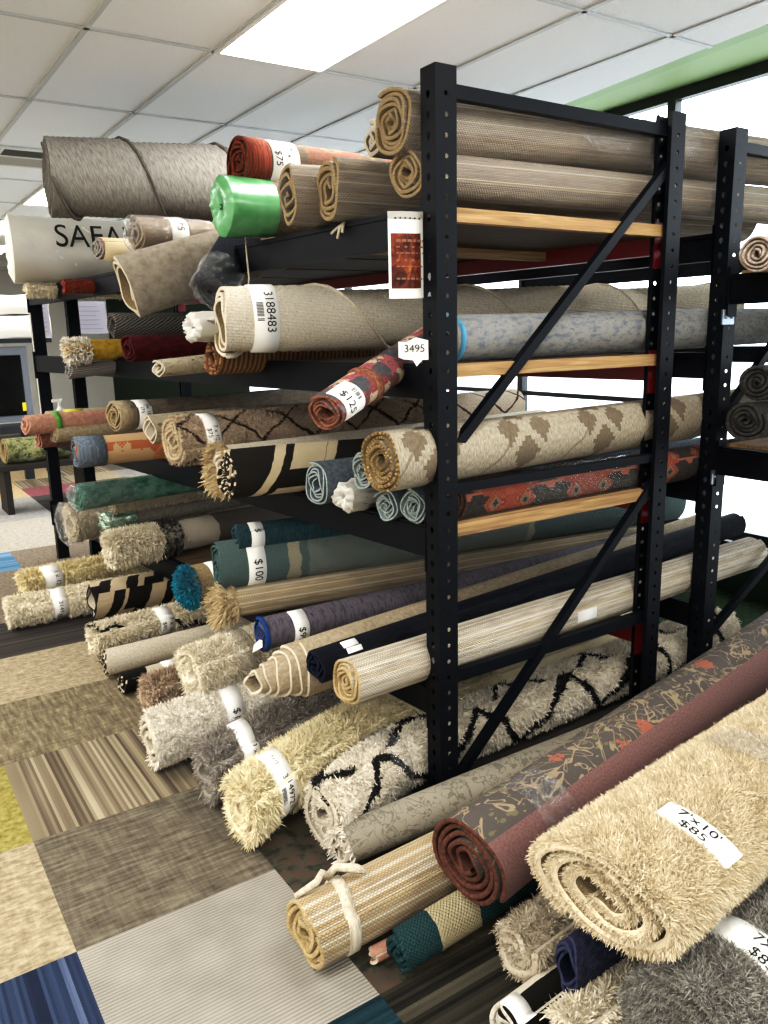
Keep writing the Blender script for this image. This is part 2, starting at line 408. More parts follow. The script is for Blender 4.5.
ADJ = {'grey_long': (0, 0, -.02, 0, 0, .018), 'rust': (-.05, 0, 0, 10, 0, 0), 'red_twist': (0, 0, 0, 0, 0, .008),
       'f_beige': (-.03, .0, .0, 0, 0, .008), 'f_gshag': (-.14, -.02, -.012, 0, 0, -.012), 'bw': (-.08, 0, 0, 0, 0, 0), 'fringe': (.04, .02, 0, 0, 0, 0),
       'f_mauve': (0, 0, .006, 0, 1.1, .004), 'f_jute': (0, 0, 0, -1.5, 0, 0), 'f_flor': (0, 0, .004, 1.5, 0, .004), 'f_gteal': (0, 0, 0, -4, 0, 0), 'f_bw2': (0, 0, 0, -7, 0, 0),
       'navy99': (0, 0, 0, 3, 0, 0), 'teles': (0, 0, 0, -3, 0, 0), 'bag2': (0, -.02, -.008, 0, 0, -.008), 'teal': (0, .03, .03, 0, 0, 0), 'f_woven': (0, -.05, 0, 0, 0, 0), 'navy': (0, 0, -.004, 0, -1.5, -.009), 'jute_up': (0, 0, .002, 0, 0, 0), 'f_fluff': (0, 0, .02, 0, 0, .006)}
POS['f_yc'] = (-.68, .44, .132, 2, .8, .132); POS['f_grey'] = (-.68, .69, .13, 1, .5, .13); POS['f_white'] = (-.77, .93, .129, -.5, 0, .129)
POS['x3'] = (-.5, 3.75, 2.0, 4, 0, .055); POS['x4'] = (-.42, 3.05, 1.985, 4, 0, .05)
for k_, a_ in ADJ.items(): POS[k_] = tuple(x+y for x, y in zip(POS[k_], a_))

def text_mesh(txt, size):
    c = bpy.data.curves.new('lettering', 'FONT'); c.body = txt; c.size = size; c.align_x = 'CENTER'; c.align_y = 'CENTER'
    o = bpy.data.objects.new('lettering', c); col.objects.link(o)
    dg = bpy.context.evaluated_depsgraph_get(); me = bpy.data.meshes.new_from_object(o.evaluated_get(dg))
    v = [tuple(p.co) for p in me.vertices]; f = [tuple(p.vertices) for p in me.polygons]
    bpy.data.objects.remove(o); bpy.data.curves.remove(c); bpy.data.meshes.remove(me)
    return v, f

class Roll:
    def __init__(s, pid, name, label, mats, L=2.3, t=.012, turns=4, sq=(1, 1), lump=.025, flap=150, wind=1, helix=0, tele=0, ragged=.008,
                 gap=1.18, group=None, parent=None, fur=None, r=None, rin=.012, cat='rug', depth=.3, ds=.16, cord=0, bend=(0, 1)):
        s.bend = bend
        x, y, z, yaw, pit, rr = POS[pid]
        s.r = (r or rr); s.L = L; s.t = t; s.sq = sq; s.lump = lump; s.ph = rng.uniform(0, 6.28, 5); s.helix = helix; s.flap = R(flap); s.wind = wind
        if fur: s.r = s.r - fur['len']*.45
        s.tele = tele; s.ragged = ragged; pitch = t*gap
        turns = max(1.15, min(turns, (s.r-rin)/pitch)); s.turns = turns; s.pitch = pitch
        mb = MB(); npt = 30 if s.r > .09 else 22
        nth = int(turns*npt)+1; th = np.linspace(0, 2*math.pi*turns, nth)
        ss = ([0, .012, .04, .1, .2, depth] if ds > .1 else [0, .012] + list(np.arange(.04, depth-.005, ds)) + [depth]) + list(np.linspace(depth, L, max(4, int((L-depth)/ds)))[1:])
        ss = np.array([q for q in ss if q <= L]); ns = len(ss); nd = int(np.searchsorted(ss, depth+1e-6))
        TH, SS = np.meshgrid(th, ss)
        outer = s.P(TH, SS, 0.0); inner = s.P(TH, SS, t)
        U = np.stack([SS, s.r*TH*.93], -1)
        no = outer.reshape(-1, 3); uvo = U.reshape(-1, 2)
        nfull = int(npt*1.25)
        fo = [(i*nth+j, i*nth+j+1, (i+1)*nth+j+1, (i+1)*nth+j) for i in range(ns-1) for j in range(nth-1) if j < nfull or i < nd-1]
        fi = [(i*nth+j, (i+1)*nth+j, (i+1)*nth+j+1, i*nth+j+1) for i in range(min(nd, ns)-1) for j in range(nth-1)]
        mb.add(no, fo, uvo, mi=0, smooth=True)
        mb.add(inner.reshape(-1, 3), fi, uvo, mi=1, smooth=True)
        # rounded front edge
        mid = s.P(th, np.full_like(th, -t*.4), t*.5)
        E = np.concatenate([outer[0], mid, inner[0]], 0)
        fe = [(j, j+nth, j+nth+1, j+1) for j in range(nth-1)] + [(j+nth, j+2*nth, j+2*nth+1, j+nth+1) for j in range(nth-1)]
        mb.add(E, fe, np.concatenate([U[0]]*3, 0), mi=2 if len(mats) > 2 else 1, smooth=True)
        # loose outer edge of the rug along the roll
        e2 = s.P(np.full(ns, -.12*t/s.r), ss, t*.5)
        A = np.concatenate([outer[:, 0], e2, inner[:, 0]], 0)
        fa = [(i, i+1, ns+i+1, ns+i) for i in range(ns-1)] + [(ns+i, ns+i+1, 2*ns+i+1, 2*ns+i) for i in range(ns-1)]
        mb.add(A, fa, [(q, 0) for q in ss]*3, mi=2 if len(mats) > 2 else 1, smooth=True)
        if cord: mb.tube(s.P(np.full(ns, .0), ss, -cord*.3).tolist(), cord, 6, mi=2 if len(mats) > 2 else 1)
        # far end
        cap = outer[-1][:npt+1]; cen = cap.mean(0)
        mb.add(list(cap)+[cen], [(j, j+1, len(cap)) for j in range(len(cap)-1)], mi=1)
        s.bands = []
        s.mb = mb; s.mats = mats; s.name = name; s.label = label; s.group = group; s.fur = fur; s.th = th; s.cat = cat; s.parts = []
        s.loc = (x, y, z); s.rot = (0, -R(pit), R(yaw))
    def ang(s, th, ss): return s.flap + s.wind*th + s.helix*ss
    def rad(s, a, ss):
        p = s.ph
        return 1 + s.lump*(.5*np.sin(2*a+p[0]+2.1*ss) + .35*np.sin(3*a+p[1]-3.7*ss) + .3*np.sin(5*ss+p[2]))
    def P(s, th, ss, inset):
        a = s.ang(th, ss); q = (s.r - s.pitch*th/(2*math.pi) - inset)*s.rad(a, ss)
        x = ss + s.ragged*(np.sin(1.3*th+s.ph[3]) + .6*np.sin(3.1*th+s.ph[4]))*np.clip(1-ss/.3, 0, 1)
        if s.tele: x = x - s.tele*th/(2*math.pi)*np.clip(1-ss/.4, 0, 1)
        return np.stack([x, q*np.cos(a)*s.sq[0] + s.bend[0]*np.clip(1-ss/s.bend[1], 0, 1)**2, q*np.sin(a)*s.sq[1]], -1)
    def surf(s, a, ss, off=0.0):
        """point on the outside at angle a"""
        a = np.asarray(a, float); ss = np.asarray(ss, float)
        th = np.mod((a - s.flap - s.helix*ss)*s.wind, 2*math.pi)
        q = (s.r - s.pitch*th/(2*math.pi))*s.rad(a, ss) + off
        return np.stack([ss+0*a, q*np.cos(a)*s.sq[0] + s.bend[0]*np.clip(1-ss/s.bend[1], 0, 1)**2, q*np.sin(a)*s.sq[1]], -1)
    def grow(s, obj_mb):
        f = s.fur
        L = min(f.get('L', s.L), s.L); a0, a1 = f.get('arc', (15, 305))
        area = s.r*R(a1-a0)*L; N = int(area*f['den']*2.9)
        ss = rng.uniform(.0, L, N); a = R(a0) + rng.uniform(0, 1, N)*R(a1-a0)
        keep = np.ones(N, bool)
        ad = np.degrees(a)
        for b0, b1, c0, c1 in s.bands: keep &= ~((ss > b0-.004) & (ss < b1+.004) & (ad > c0-2) & (ad < c1+2))
        ss = ss[keep]; a = a[keep]; N = len(ss)
        root = s.surf(a, ss, -.002)
        nrm = np.stack([0*a, np.cos(a)/s.sq[0], np.sin(a)/s.sq[1]], -1); nrm /= np.linalg.norm(nrm, axis=1)[:, None]
        front = np.clip(1-ss/.05, 0, 1)[:, None]
        lean = rng.normal(size=(N, 3))*f.get('mess', .6) + np.array([[-.15, 0, -.35]]) + front*np.array([[-.7, 0, 0]])
        # neighbouring fibres lean together in clumps
        lean += f.get('clump', .4)*np.stack([np.sin(ss*41+a*7+s.ph[0]), np.cos(ss*33-a*9*s.r*8), np.sin(a*11+ss*17)], -1)
        d = nrm*.75 + .35*lean; d /= np.linalg.norm(d, axis=1)[:, None]
        th = np.mod((a - s.flap - s.helix*ss)*s.wind, 2*math.pi)
        tint = np.clip(rng.normal(.5, .28, N), 0, 1)
        s.mb.blades(root, d, lean, f['len']*.8*rng.uniform(.6, 1.15, N), f['w']*.52*rng.uniform(.6, 1.3, N), tint, np.stack([ss, s.r*th*.93], -1))
        # pile showing on the rolled edge
        if f.get('end', True):
            arc = s.th[-1]; ln = arc*s.r*.65; M = int(ln*f['den']*2.6*f.get('endw', .05))
            t = rng.uniform(0, 1, M)*arc
            p = s.P(t, rng.uniform(0, .02, M), s.t*rng.uniform(-.1, .7, M)); an = s.ang(t, 0)
            nn = np.stack([0*an, np.cos(an), np.sin(an)], -1)
            le = rng.normal(size=(M, 3))*.6 + np.array([[-.5, 0, -.35]])
            d = nn*rng.choice([-.3, .8], (M, 1), p=[.25, .75]) + np.array([[-.75, 0, 0]]) + .3*le; d /= np.linalg.norm(d, axis=1)[:, None]
            s.mb.blades(p, d, le, f['len']*.65*rng.uniform(.5, 1.0, M), f['w']*.55*rng.uniform(.6, 1.2, M), np.clip(rng.normal(.45, .25, M), 0, 1), np.stack([0*t, s.r*np.minimum(t, 6.2)*.93], -1))
    def label_band(s, s0, s1, a0, a1, lines=(), off=.003, mat=None, slant=0.0, inkmat=None, bars=None):
        """paper tag wrapped on the roll; lines = (text, size, angle, along, direction)"""
        s.bands.append((s0-abs(slant), s1+abs(slant), a0, a1))
        if s.fur: off = off + s.fur['len']*.25
        s.parts.append((s0, s1, a0, a1, lines, off, mat or PAPER, slant, bars))
        return s
    def done(s):
        if s.fur: s.grow(s.mb)
        o = s.mb.build(s.name, s.mats); o.location = s.loc; o.rotation_euler = s.rot
        tag(o, s.label, s.cat, s.group); s.o = o
        for s0, s1, a0, a1, lines, off, mat, slant, bars in s.parts:
            n = max(4, int((a1-a0)/7)); aa = np.radians(np.linspace(a0, a1, n+1)); m = MB(); vs = []
            for k, q in enumerate((s0, s0, s1, s1)):
                sl = slant*np.linspace(-1, 1, n+1)
                vs.append(s.surf(aa, q+sl, off if k in (1, 2) else -.004))
            V = np.concatenate(vs, 0); w = n+1
            m.add(V, [(k*w+j, k*w+j+1, (k+1)*w+j+1, (k+1)*w+j) for k in range(3) for j in range(n)], smooth=True)
            p = m.build('price_tag', mat, o)
            for ln in lines:
                txt, size, ac, sc, dr = ln
                v, f = text_mesh(txt, size)
                v = np.array(v); k = s.r
                if dr == 'around': a = R(ac) + v[:, 0]/k; q = sc + v[:, 1]
                else: a = R(ac) - v[:, 1]/k; q = sc + v[:, 0]
                mm = MB(); mm.add(s.surf(a, q + slant*0, off+.0022), f); mm.build('lettering', INK, p)
            if bars:
                ac, sc, wa, ws = bars; mm = MB()
                for i in range(14):
                    if rng.random() < .25: continue
                    g = ac - wa/2 + wa*i/14; a = np.radians([g, g+wa/14*.55]*2); q = np.array([sc-ws/2]*2+[sc+ws/2]*2)
                    mm.add(s.surf(a, q, off+.0022), [(0, 1, 3, 2)])
                mm.build('barcode', INK, p)
        return s
    def wrap(s, s0, s1, mat, over=.012, crumple=.012, cap=True, name='plastic_wrap', a0=0, a1=360):
        m = MB(); ns = max(4, int((s1-s0)/.035)); na = 36
        S, A = np.meshgrid(np.linspace(s0, s1, ns), np.radians(np.linspace(a0, a1, na+1)), indexing='ij')
        rr = over + crumple*.5*(np.sin(7*A+S*31+s.ph[0])*np.sin(S*47+3*A) + rng.uniform(-.5, .5, S.shape))
        if a1-a0 >= 360: rr[:, -1] = rr[:, 0]
        V = s.surf(A, S, rr)
        V2 = V.reshape(-1, 3); w = na+1
        m.add(V2, [(i*w+j, i*w+j+1, (i+1)*w+j+1, (i+1)*w+j) for i in range(ns-1) for j in range(na)], smooth=True)
        if cap:
            rings = [V[0]]
            for k, (sc, dx) in enumerate(((.75, -.02), (.45, -.012), (.12, .0))):
                c = V[0].mean(0); q = c + (V[0]-c)*sc; q[:, 0] = s0+dx + rng.uniform(-.008, .008, na+1); q[-1] = q[0]; rings.append(q)
            RV = np.concatenate(rings, 0)
            m.add(RV, [(k*w+j, (k+1)*w+j, (k+1)*w+j+1, k*w+j+1) for k in range(3) for j in range(na)], smooth=True)
        m.build(name, mat, s.o); return s
    def band(s, name, s0, s1, mat, off=.004, a0=0, a1=360, thick=.004, slant=0.0):
        n = 40; aa = np.radians(np.linspace(a0, a1, n+1)); m = MB(); w = n+1
        sl = slant*np.cos(aa)
        V = np.concatenate([s.surf(aa, s0+sl, off-.006), s.surf(aa, s0+.002+sl, off+thick), s.surf(aa, s1-.002+sl, off+thick), s.surf(aa, s1+sl, off-.006)], 0)
        m.add(V, [(k*w+j, k*w+j+1, (k+1)*w+j+1, (k+1)*w+j) for k in range(3) for j in range(n)], smooth=True)
        m.build(name, mat, s.o); return s
    def tufts(s, name, s0, s1, mat, ln, w, n):
        m = MB(); q = rng.uniform(s0, s1, n); a = np.radians(rng.uniform(0, 360, n)); le = rng.normal(size=(n, 3))*.6 + [-.3, 0, -.3]
        m.blades(s.surf(a, q, -.002), np.stack([-.15+0*a, np.cos(a)*.85, np.sin(a)*.85], -1)+le*.25, le, ln*rng.uniform(.6, 1.2, n), w*rng.uniform(.6, 1.2, n), np.clip(rng.normal(.5, .25, n), 0, 1), np.stack([q, a*s.r], -1))
        k = n//3; t = rng.uniform(0, 1, k)*2*math.pi*s.turns; an = s.ang(t, 0); le = rng.normal(size=(k, 3))*.6 + [-.5, 0, -.3]
        m.blades(s.P(t, np.zeros(k), s.t*.3), np.stack([-.7+0*an, np.cos(an)*.5, np.sin(an)*.5], -1), le, ln*rng.uniform(.6, 1.2, k), w*rng.uniform(.6, 1.2, k), np.clip(rng.normal(.5, .25, k), 0, 1), np.stack([0*t, an*s.r], -1))
        m.build(name, mat, s.o); return s
    def fringe(s, mat, n=260, ln=.06, w=.006, name='fringe', s0=0.0, spread=.5):
        m = MB(); t = rng.uniform(0, 1, n)*2*math.pi*min(1.6, s.turns)
        p = s.P(t, np.full(n, s0), s.t*.4); an = s.ang(t, 0)
        d = np.stack([-.8+0*an, np.cos(an)*spread, np.sin(an)*spread], -1) + rng.normal(size=(n, 3))*.25; d /= np.linalg.norm(d, axis=1)[:, None]
        le = rng.normal(size=(n, 3))*.5 + np.array([[-.1, 0, -.6]])
        m.blades(p, d, le, ln*rng.uniform(.6, 1.2, n), np.full(n, w), np.clip(rng.normal(.5, .25, n), 0, 1), np.zeros((n, 2)))
        m.build(name, mat, s.o); return s
LIGHT_W, WORLD_W = 20.5, 9.0
# ------------------------------------------------------------------ cloth materials
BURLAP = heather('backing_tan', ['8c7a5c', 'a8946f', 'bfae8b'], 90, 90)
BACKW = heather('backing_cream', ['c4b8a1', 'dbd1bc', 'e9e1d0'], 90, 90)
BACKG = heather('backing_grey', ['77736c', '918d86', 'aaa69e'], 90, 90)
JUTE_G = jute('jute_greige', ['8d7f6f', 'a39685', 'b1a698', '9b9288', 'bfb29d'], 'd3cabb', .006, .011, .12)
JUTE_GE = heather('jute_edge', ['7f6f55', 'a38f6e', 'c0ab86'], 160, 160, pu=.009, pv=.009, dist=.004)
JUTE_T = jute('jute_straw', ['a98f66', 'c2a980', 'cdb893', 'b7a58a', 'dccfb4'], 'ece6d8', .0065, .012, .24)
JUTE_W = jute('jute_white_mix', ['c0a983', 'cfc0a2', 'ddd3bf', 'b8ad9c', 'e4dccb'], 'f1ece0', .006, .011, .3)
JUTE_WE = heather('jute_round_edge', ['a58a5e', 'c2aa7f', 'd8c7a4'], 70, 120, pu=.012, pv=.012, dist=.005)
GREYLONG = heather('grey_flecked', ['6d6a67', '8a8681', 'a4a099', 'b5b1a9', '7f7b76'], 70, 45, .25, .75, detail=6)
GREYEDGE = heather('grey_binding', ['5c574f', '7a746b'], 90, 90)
RUST = heather('rust_edge', ['4f2014', '743523', '8c4a33'], 120, 40)
RUSTF = oriental('dark_red_field', ['3c3426', '5a2a1c', '5d4f35', '4a4230', '2c2a22', '6a5e42'], .04, .007, 1.3)
GREENBAG = plain('green_bag', '3f8a4d', .25, .004, 18, spec=.6, c2='7fb886')
IVORYP = heather('ivory_in_plastic', ['d6cec0', 'e6dfd3', 'f3efe6'], 30, 20)
TAUPEP = heather('taupe_basket', ['6b5d4d', '8a7a67', 'a08f7a'], 140, 140, pu=.012, pv=.012)
TAUPE = heather('taupe_backing', ['80766a', '938a7c', 'a0978a'], 25, 25)
TAUPEE = plain('cream_piping', 'c3b8a2', .8)
NAVYW = heather('navy_basket', ['0b0d14', '151a26', '2c3342'], 110, 110, pu=.02, pv=.02, dist=.006)
CREAMB = heather('cream_nubby', ['b3a68e', 'dcd1bb', 'e8dfcd', 'f4eee2'], 110, 90, .25, .7, pu=.013, pv=.013, dist=.009)
BLUEGREY = heather('blue_grey_mottled', ['6b6f79', '7c8088', '92928f', '9c9993', '6f737c'], 24, 50, .32, .68, detail=5)
REDOR = oriental('red_oriental_small', ['7a2430', '2d3442', '94414a', '566274', '5a1f2a', 'b9a791'], .035, .006, 2.2)
REDE = heather('red_edge', ['6d3a30', '8b5a46', 'a98a70'], 90, 90)
BROWNS = stripes('brown_striped', '5f3c26', '94704f', .022, .5, 'u', 0)
CREAMF = floral('cream_floral', 'bdb29b', '8f8571', '8a4a35', 'a59a83')
DKRED = heather('dark_red', ['2c070a', '4a0d12', '5f161b'], 20, 40)
YELLOW = heather('mustard', ['96741c', 'b8952f', 'c9ab4e'], 30, 30)
GREYRIB = stripes('grey_ribbed', '77736f', '9a9691', .012, .5, 'v')
CHEV = stripes('grey_chevron', '34322f', '77726a', .016, .5, 'v', .6)
PINK = heather('dusty_pink', ['a97a68', 'c1937f', 'cfa893'], 40, 40)
SAGE = heather('pale_sage', ['9a957a', 'b3ad90', 'c4bda2'], 40, 40)
BEIGEW = heather('beige_wool', ['95866c', 'ad9e83', 'c2b498'], 60, 60)
TANF = heather('tan_taupe', ['64584a', '7b6e5d', '8b7f6d'], 20, 60)
ORBLUE = oriental('orange_blue_oriental', ['b2622f', 'a95a2c', 'c07a45', '6b7f8b', '944a2a', 'bb9a74'], .10, .010, .4, .25)
GREYBLUE = heather('slate_edge', ['515b66', '6b7681', '848d95'], 70, 70)
TRELL = trellis('trellis_beige', 'd0bfa9', 'b3a08a', '4d3630', .27, .04)
TRELLE = heather('trellis_edge', ['a08e70', 'c0ad8c', 'd5c5a6'], 90, 90, dist=.006)
FRINGEM = shag('cream_fringe', 'b79f78', 'dccaa6')
BWM = stripes('charcoal_cream', '24211d', 'cdbc9d', .235, .2, 'u', .55, .12, .1, 'cdbc9d')
BWE = stripes('charcoal_cream_edge', '1f1d1a', 'cbbb9e', .05, .3, 'v', 0)
SLATE = heather('slate_blue', ['4b555d', '616c74', '78828a'], 60, 60)
SLATES = heather('slate_spiral_edge', ['7f8b8c', '98a3a1', 'aeb6b2'], 80, 80)
AZT = aztec('tan_medallion')
AZTE = jute('tan_roll_edge', ['8c7148', 'ab9062', 'c7ae7f'], 'd8c496', .009, .009, .1)
ORRED = oriental('rust_oriental', ['823826', '8f4833', '73301f', '9a5a46', '5f6a58', '17171b', '86392a'], .15, .009, .8, .2)
GREENM = heather('green_marbled', ['1d4a40', '3c6d5e', '6c9483', '2a5a4c'], 9, 13, .3, .7, detail=5)
CREAMS = heather('cream_soft', ['c7baa0', 'd9ceb6', 'e8dfcb'], 40, 40, dist=.005)
GREIGE = heather('greige_plain', ['6f6759', '877e6f', '978e7f'], 50, 50)
KNIT = bands('cream_knit', 'd3c7b2', '9c8f7b', [(.62, 5, '5b5148')])
TEALM = heather('deep_teal', ['20363c', '2d4a52', '3d5c62'], 110, 30)
G100 = bands('grey_teal_border', '6b7e7b', '4b5d5b', [(.30, .36, 'a79f88'), (.40, 1.6, '7d857c'), (1.6, 1.64, 'a79f88')])
G100E = heather('teal_edge', ['2e4544', '48605e', '627876'], 90, 90)
NAVYG = heather('heather_mauve_grey', ['4a4550', '625c64', '77707a', '3f3d4c'], 60, 20)
NAVYGE = heather('blue_edge', ['12305e', '1d4583', '284f8d'], 60, 60)
TELES = heather('sand_beige', ['a3937a', 'b9a98f', 'cbbca3'], 70, 50)
NAVYK = heather('navy_black', ['07080e', '0e111b', '1b1f2c', '5d5f68'], 16, 150, .35, .85)
GEO = stripes('geo_black_cream', 'bba98d', '1b1916', .15, .42, 'u', .35, .12, .3, '1b1916')
NAVYE = heather('navy_edge', ['0a0d1c', '12172c', '1c233c'], 80, 80)
FLORG = floral('grey_scroll', '8f897b', '6e6a60', '8d8676', 'a19a8a', leaf='77715f')
GTEAL = bands('teal_with_cream_block', '2d5152', '142d30', [(.11, .26, 'b8ac8c')])
GTEALE = heather('teal_dark_edge', ['0f2528', '1f3f42', '3d6264'], 120, 120, dist=.006)
MAUVE = floral('dark_floral_mauve', '454140', '9c8a70', 'a05c48', '57514c', '5f3d3a', (.0, .165), leaf='6d6a50', VS=6.0)
MAUVEE = heather('red_brown_edge', ['492b22', '664033', '7b5243'], 120, 60)
BWOVEN = stripes('charcoal_woven', '15130f', '3a352c', .018, .4, 'u')
WHITEW = heather('white_basket', ['b7ac98', 'd8d0c0', 'e9e3d5'], 70, 70, pu=.014, pv=.014, dist=.005)
SPW = heather('pale_pink_spiral', ['a08c7c', 'bfae9f', 'd3c6b8'], 60, 60)
SPD = heather('charcoal_shag_edge', ['23221f', '3a3936', '4f4d49'], 60, 60, dist=.006)
BLACKP = plain('soft_black', '15151a', .8)
S_YEL = shag('shag_butter', 'd3c08d', 'f3e8c4'); S_CREAM = shag('shag_cream', 'd9ccb0', 'f8f0dc')
S_BRN = shag('shag_mocha', '94806a', 'c6b29b'); S_WHT = shag('shag_white', 'd2c9b8', 'f5efe3')
S_GRY = shag('shag_grey', '6d665d', 'bab2a7'); S_YC = shag('shag_ivory_yellow', 'dccb9c', 'fbf2d6')
S_TRE = shag('shag_white_lines', 'cfc5b2', 'f1eadb', '0c0b0b', .5, .05); S_BRW = shag('shag_dull_beige', 'a89a83', 'd2c7b2')  # S_BRW is a plain beige pile, its own two tones mixed per fibre
S_BEI = shag('shag_warm_beige', 'cbb792', 'f6ead0'); S_GR2 = shag('shag_dark_grey', '5a564f', 'bcb8ae')
S_TEAL = shag('shag_teal', '0a5f78', '1d93a8'); S_BW = shag('shag_cream_black', 'd0c4aa', 'efe6d0', '16140f', .9, .02)
TASSEL = shag('tassel_black', '0f0e0d', '4a463f'); S_KN = shag('shag_pale', 'd6cab0', 'f3ead6')

def wood(name, a, bc, c):
    b = NB(name); p = b.n('ShaderNodeTexCoord').outputs['Object']; x = b.n('ShaderNodeSeparateXYZ'); b.t.links.new(p, x.inputs[0])
    v = b.vec(b.math('MULTIPLY', x.outputs[0], 3), b.math('MULTIPLY', x.outputs[1], 60), b.math('MULTIPLY', x.outputs[2], 60))
    n = b.noise(v, 1, 4, .6, dist=.8)
    return b.out(b.even(n, [hexc(a), hexc(bc), hexc(c)], .3, .7), n, .001, Roughness=.7)
WOOD = wood('pine', '7d6248', 'a08059', 'b99a72')

# ------------------------------------------------------------------ the rolls, shelf by shelf
T = 'around'
G1 = 'rugs rolled on the top shelf'; G2 = 'rugs rolled on the second shelf'; G3 = 'rugs rolled on the third shelf'; G4 = 'rugs rolled on the lowest shelf'; GF = 'rugs rolled on the floor'
def fur(len=.028, den=9000, w=.008, **k): return dict(len=len, den=den, w=w, **k)

# --- top shelf
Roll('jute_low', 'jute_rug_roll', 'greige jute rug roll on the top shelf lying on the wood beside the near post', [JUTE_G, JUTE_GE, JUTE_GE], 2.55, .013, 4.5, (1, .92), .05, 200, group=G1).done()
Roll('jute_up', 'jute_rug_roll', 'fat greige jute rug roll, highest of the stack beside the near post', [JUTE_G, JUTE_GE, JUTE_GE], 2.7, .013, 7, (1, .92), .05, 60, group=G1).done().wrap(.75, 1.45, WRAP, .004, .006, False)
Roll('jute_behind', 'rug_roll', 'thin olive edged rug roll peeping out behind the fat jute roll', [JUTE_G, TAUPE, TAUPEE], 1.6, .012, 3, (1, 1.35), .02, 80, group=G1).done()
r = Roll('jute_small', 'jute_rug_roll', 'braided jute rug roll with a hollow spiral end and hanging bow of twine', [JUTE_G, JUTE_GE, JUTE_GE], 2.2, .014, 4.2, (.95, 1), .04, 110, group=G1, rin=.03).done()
m = MB()
for q in ((0, .5), (.6, .2), (-.5, .25)):
    m.tube([(.05, -.02, -r.r), (.03, -.02+q[0]*.05, -r.r-.02), (.02, -.02+q[0]*.08, -r.r-.02-q[1]*.07)], .005, 6)
m.build('twine_bow', TAUPEE, r.o)
Roll('grey_fold', 'jute_rug_roll', 'loosely folded jute rug with a gaping end next to the rust red roll', [JUTE_G, GREYLONG, JUTE_GE], 2.2, .012, 3.4, (.95, 1.05), .12, 40, group=G1, gap=2.2).done()
Roll('rust', 'oriental_rug_roll', 'rust red spiral ended rug roll tagged 7 x 10 on the top shelf', [RUSTF, RUST, RUST], 2.3, .011, 6, (1, 1), .02, 250, group=G1, gap=1.4
     ).label_band(.11, .235, 60, 240, [("7 x 10'", .045, 172, .19, T), ("$75", .045, 172, .135, T)]).done().band('rust_border', -.005, .10, RUST, .001)
r = Roll('green_wrap', 'wrapped_rug_roll', 'rug roll bagged in shiny green plastic under the rust red roll', [GREIGE, GREENBAG], 2.0, .015, 3, (1, .95), .06, 30, group=G1).done().wrap(-.05, .15, GREENBAG, .004, .006, name='green_bag')
m = MB(); m.tube([(.03, -.03, -r.r*.9), (.03, -.035, -r.r-.08), (.04, -.02, -r.r-.15), (.02, -.03, -r.r-.23)], .004, 6); m.build('twine', TAUPEE, r.o)
Roll('grey_long', 'rug_roll', 'long flecked grey rug roll jutting far out on top of the pile', [GREYLONG, GREYLONG, GREYEDGE], 2.6, .012, 3, (1, 1), .035, 190, 1, 13, group=G1, ds=.03, cord=.008).done()
SAF = Roll('safav', 'wrapped_rug_roll', 'big white plastic wrapped rug roll printed SAFAV beyond the grey roll', [IVORYP, BACKW], 2.3, .012, 5, (1, 1), .02, 30, group=G1
     ).done().wrap(-.02, 1.2, WRAPM, .006, .012)
r = Roll('pinktag', 'rug_roll', 'small mottled pink rug roll with a cream paper collar beside the white wrapped roll', [heather('pink_grey', ['6b4a48', '8f7a72', 'b5aaa0'], 40, 40), BACKG], 1.5, .01, 3, group=G1)
r.label_band(.02, .17, 70, 290, [], .004, plain('kraft_paper', 'c9b997', .7)).done()
Roll('taupe_plast', 'wrapped_rug_roll', 'taupe basket weave rug roll in clear plastic with a 75 tag', [TAUPEP, TAUPEP], 2.2, .012, 4, (1, 1), .05, 60, group=G1
     ).label_band(.14, .22, 80, 250, [("75", .05, 150, .18, T)]).done().wrap(-.02, .35, WRAP, .006, .012)
Roll('taupe_fold', 'rug_roll', 'flattened plain taupe rug with cream piping drooping off the top shelf', [TAUPE, JUTE_GE, TAUPEE], .8, .012, 2.4, (.5, 1), .08, 70, 1, 1.4, group=G1, gap=1.6).done()
Roll('navy_woven', 'wrapped_rug_roll', 'dark navy basket weave rug in plastic slanting down behind the cream roll', [NAVYW, NAVYW], .5, .014, 3, (1, 1), .08, 20, group=G1).done().wrap(-.02, .16, WRAP, .006, .016)

# --- second shelf
Roll('cream_big', 'rug_roll', 'large nubby cream rug roll tagged 3188483 sticking out of the second shelf', [CREAMB, BURLAP, BACKW], 2.6, .013, 2.6, (.95, 1.02), .05, 255, 1, 9, group=G2, gap=1.5, ds=.04, cord=.006
     ).label_band(.10, .20, 85, 262, [("3188483", .05, 165, .165, T)], bars=(165, .125, 36, .028)).done()
r = Roll('bluegrey', 'rug_roll', 'blue grey mottled rug roll behind the near post on the second shelf', [BLUEGREY, BACKG], 2.55, .01, 5, group=G2).done()
r.band('blue_tape', .0, .02, plain('blue_tape', '4f8fae', .4), .002)
Roll('red_twist', 'oriental_rug_roll', 'red oriental rug roll bent down off the second shelf with a 125 tag', [REDOR, REDE, REDE], .75, .009, 4, (1, .85), .05, 60, group=G2
     ).label_band(.02, .12, 95, 215, [("$125", .045, 160, .05, T)], bars=(150, .095, 40, .02)).done().band('rug_fold', .2, .23, REDE, .004)
Roll('brown_str', 'rug_roll', 'brown corded rug roll poking out under the cream roll', [BROWNS, BROWNS], 2.0, .012, 3, (1, 1), .05, group=G2, gap=1.3).done()
Roll('white_flor', 'rug_roll', 'small cream floral rug roll with a folded open end', [CREAMF, BACKW], 2.0, .007, 2.2, (1, 1), .18, 40, group=G2, gap=1.8).done()
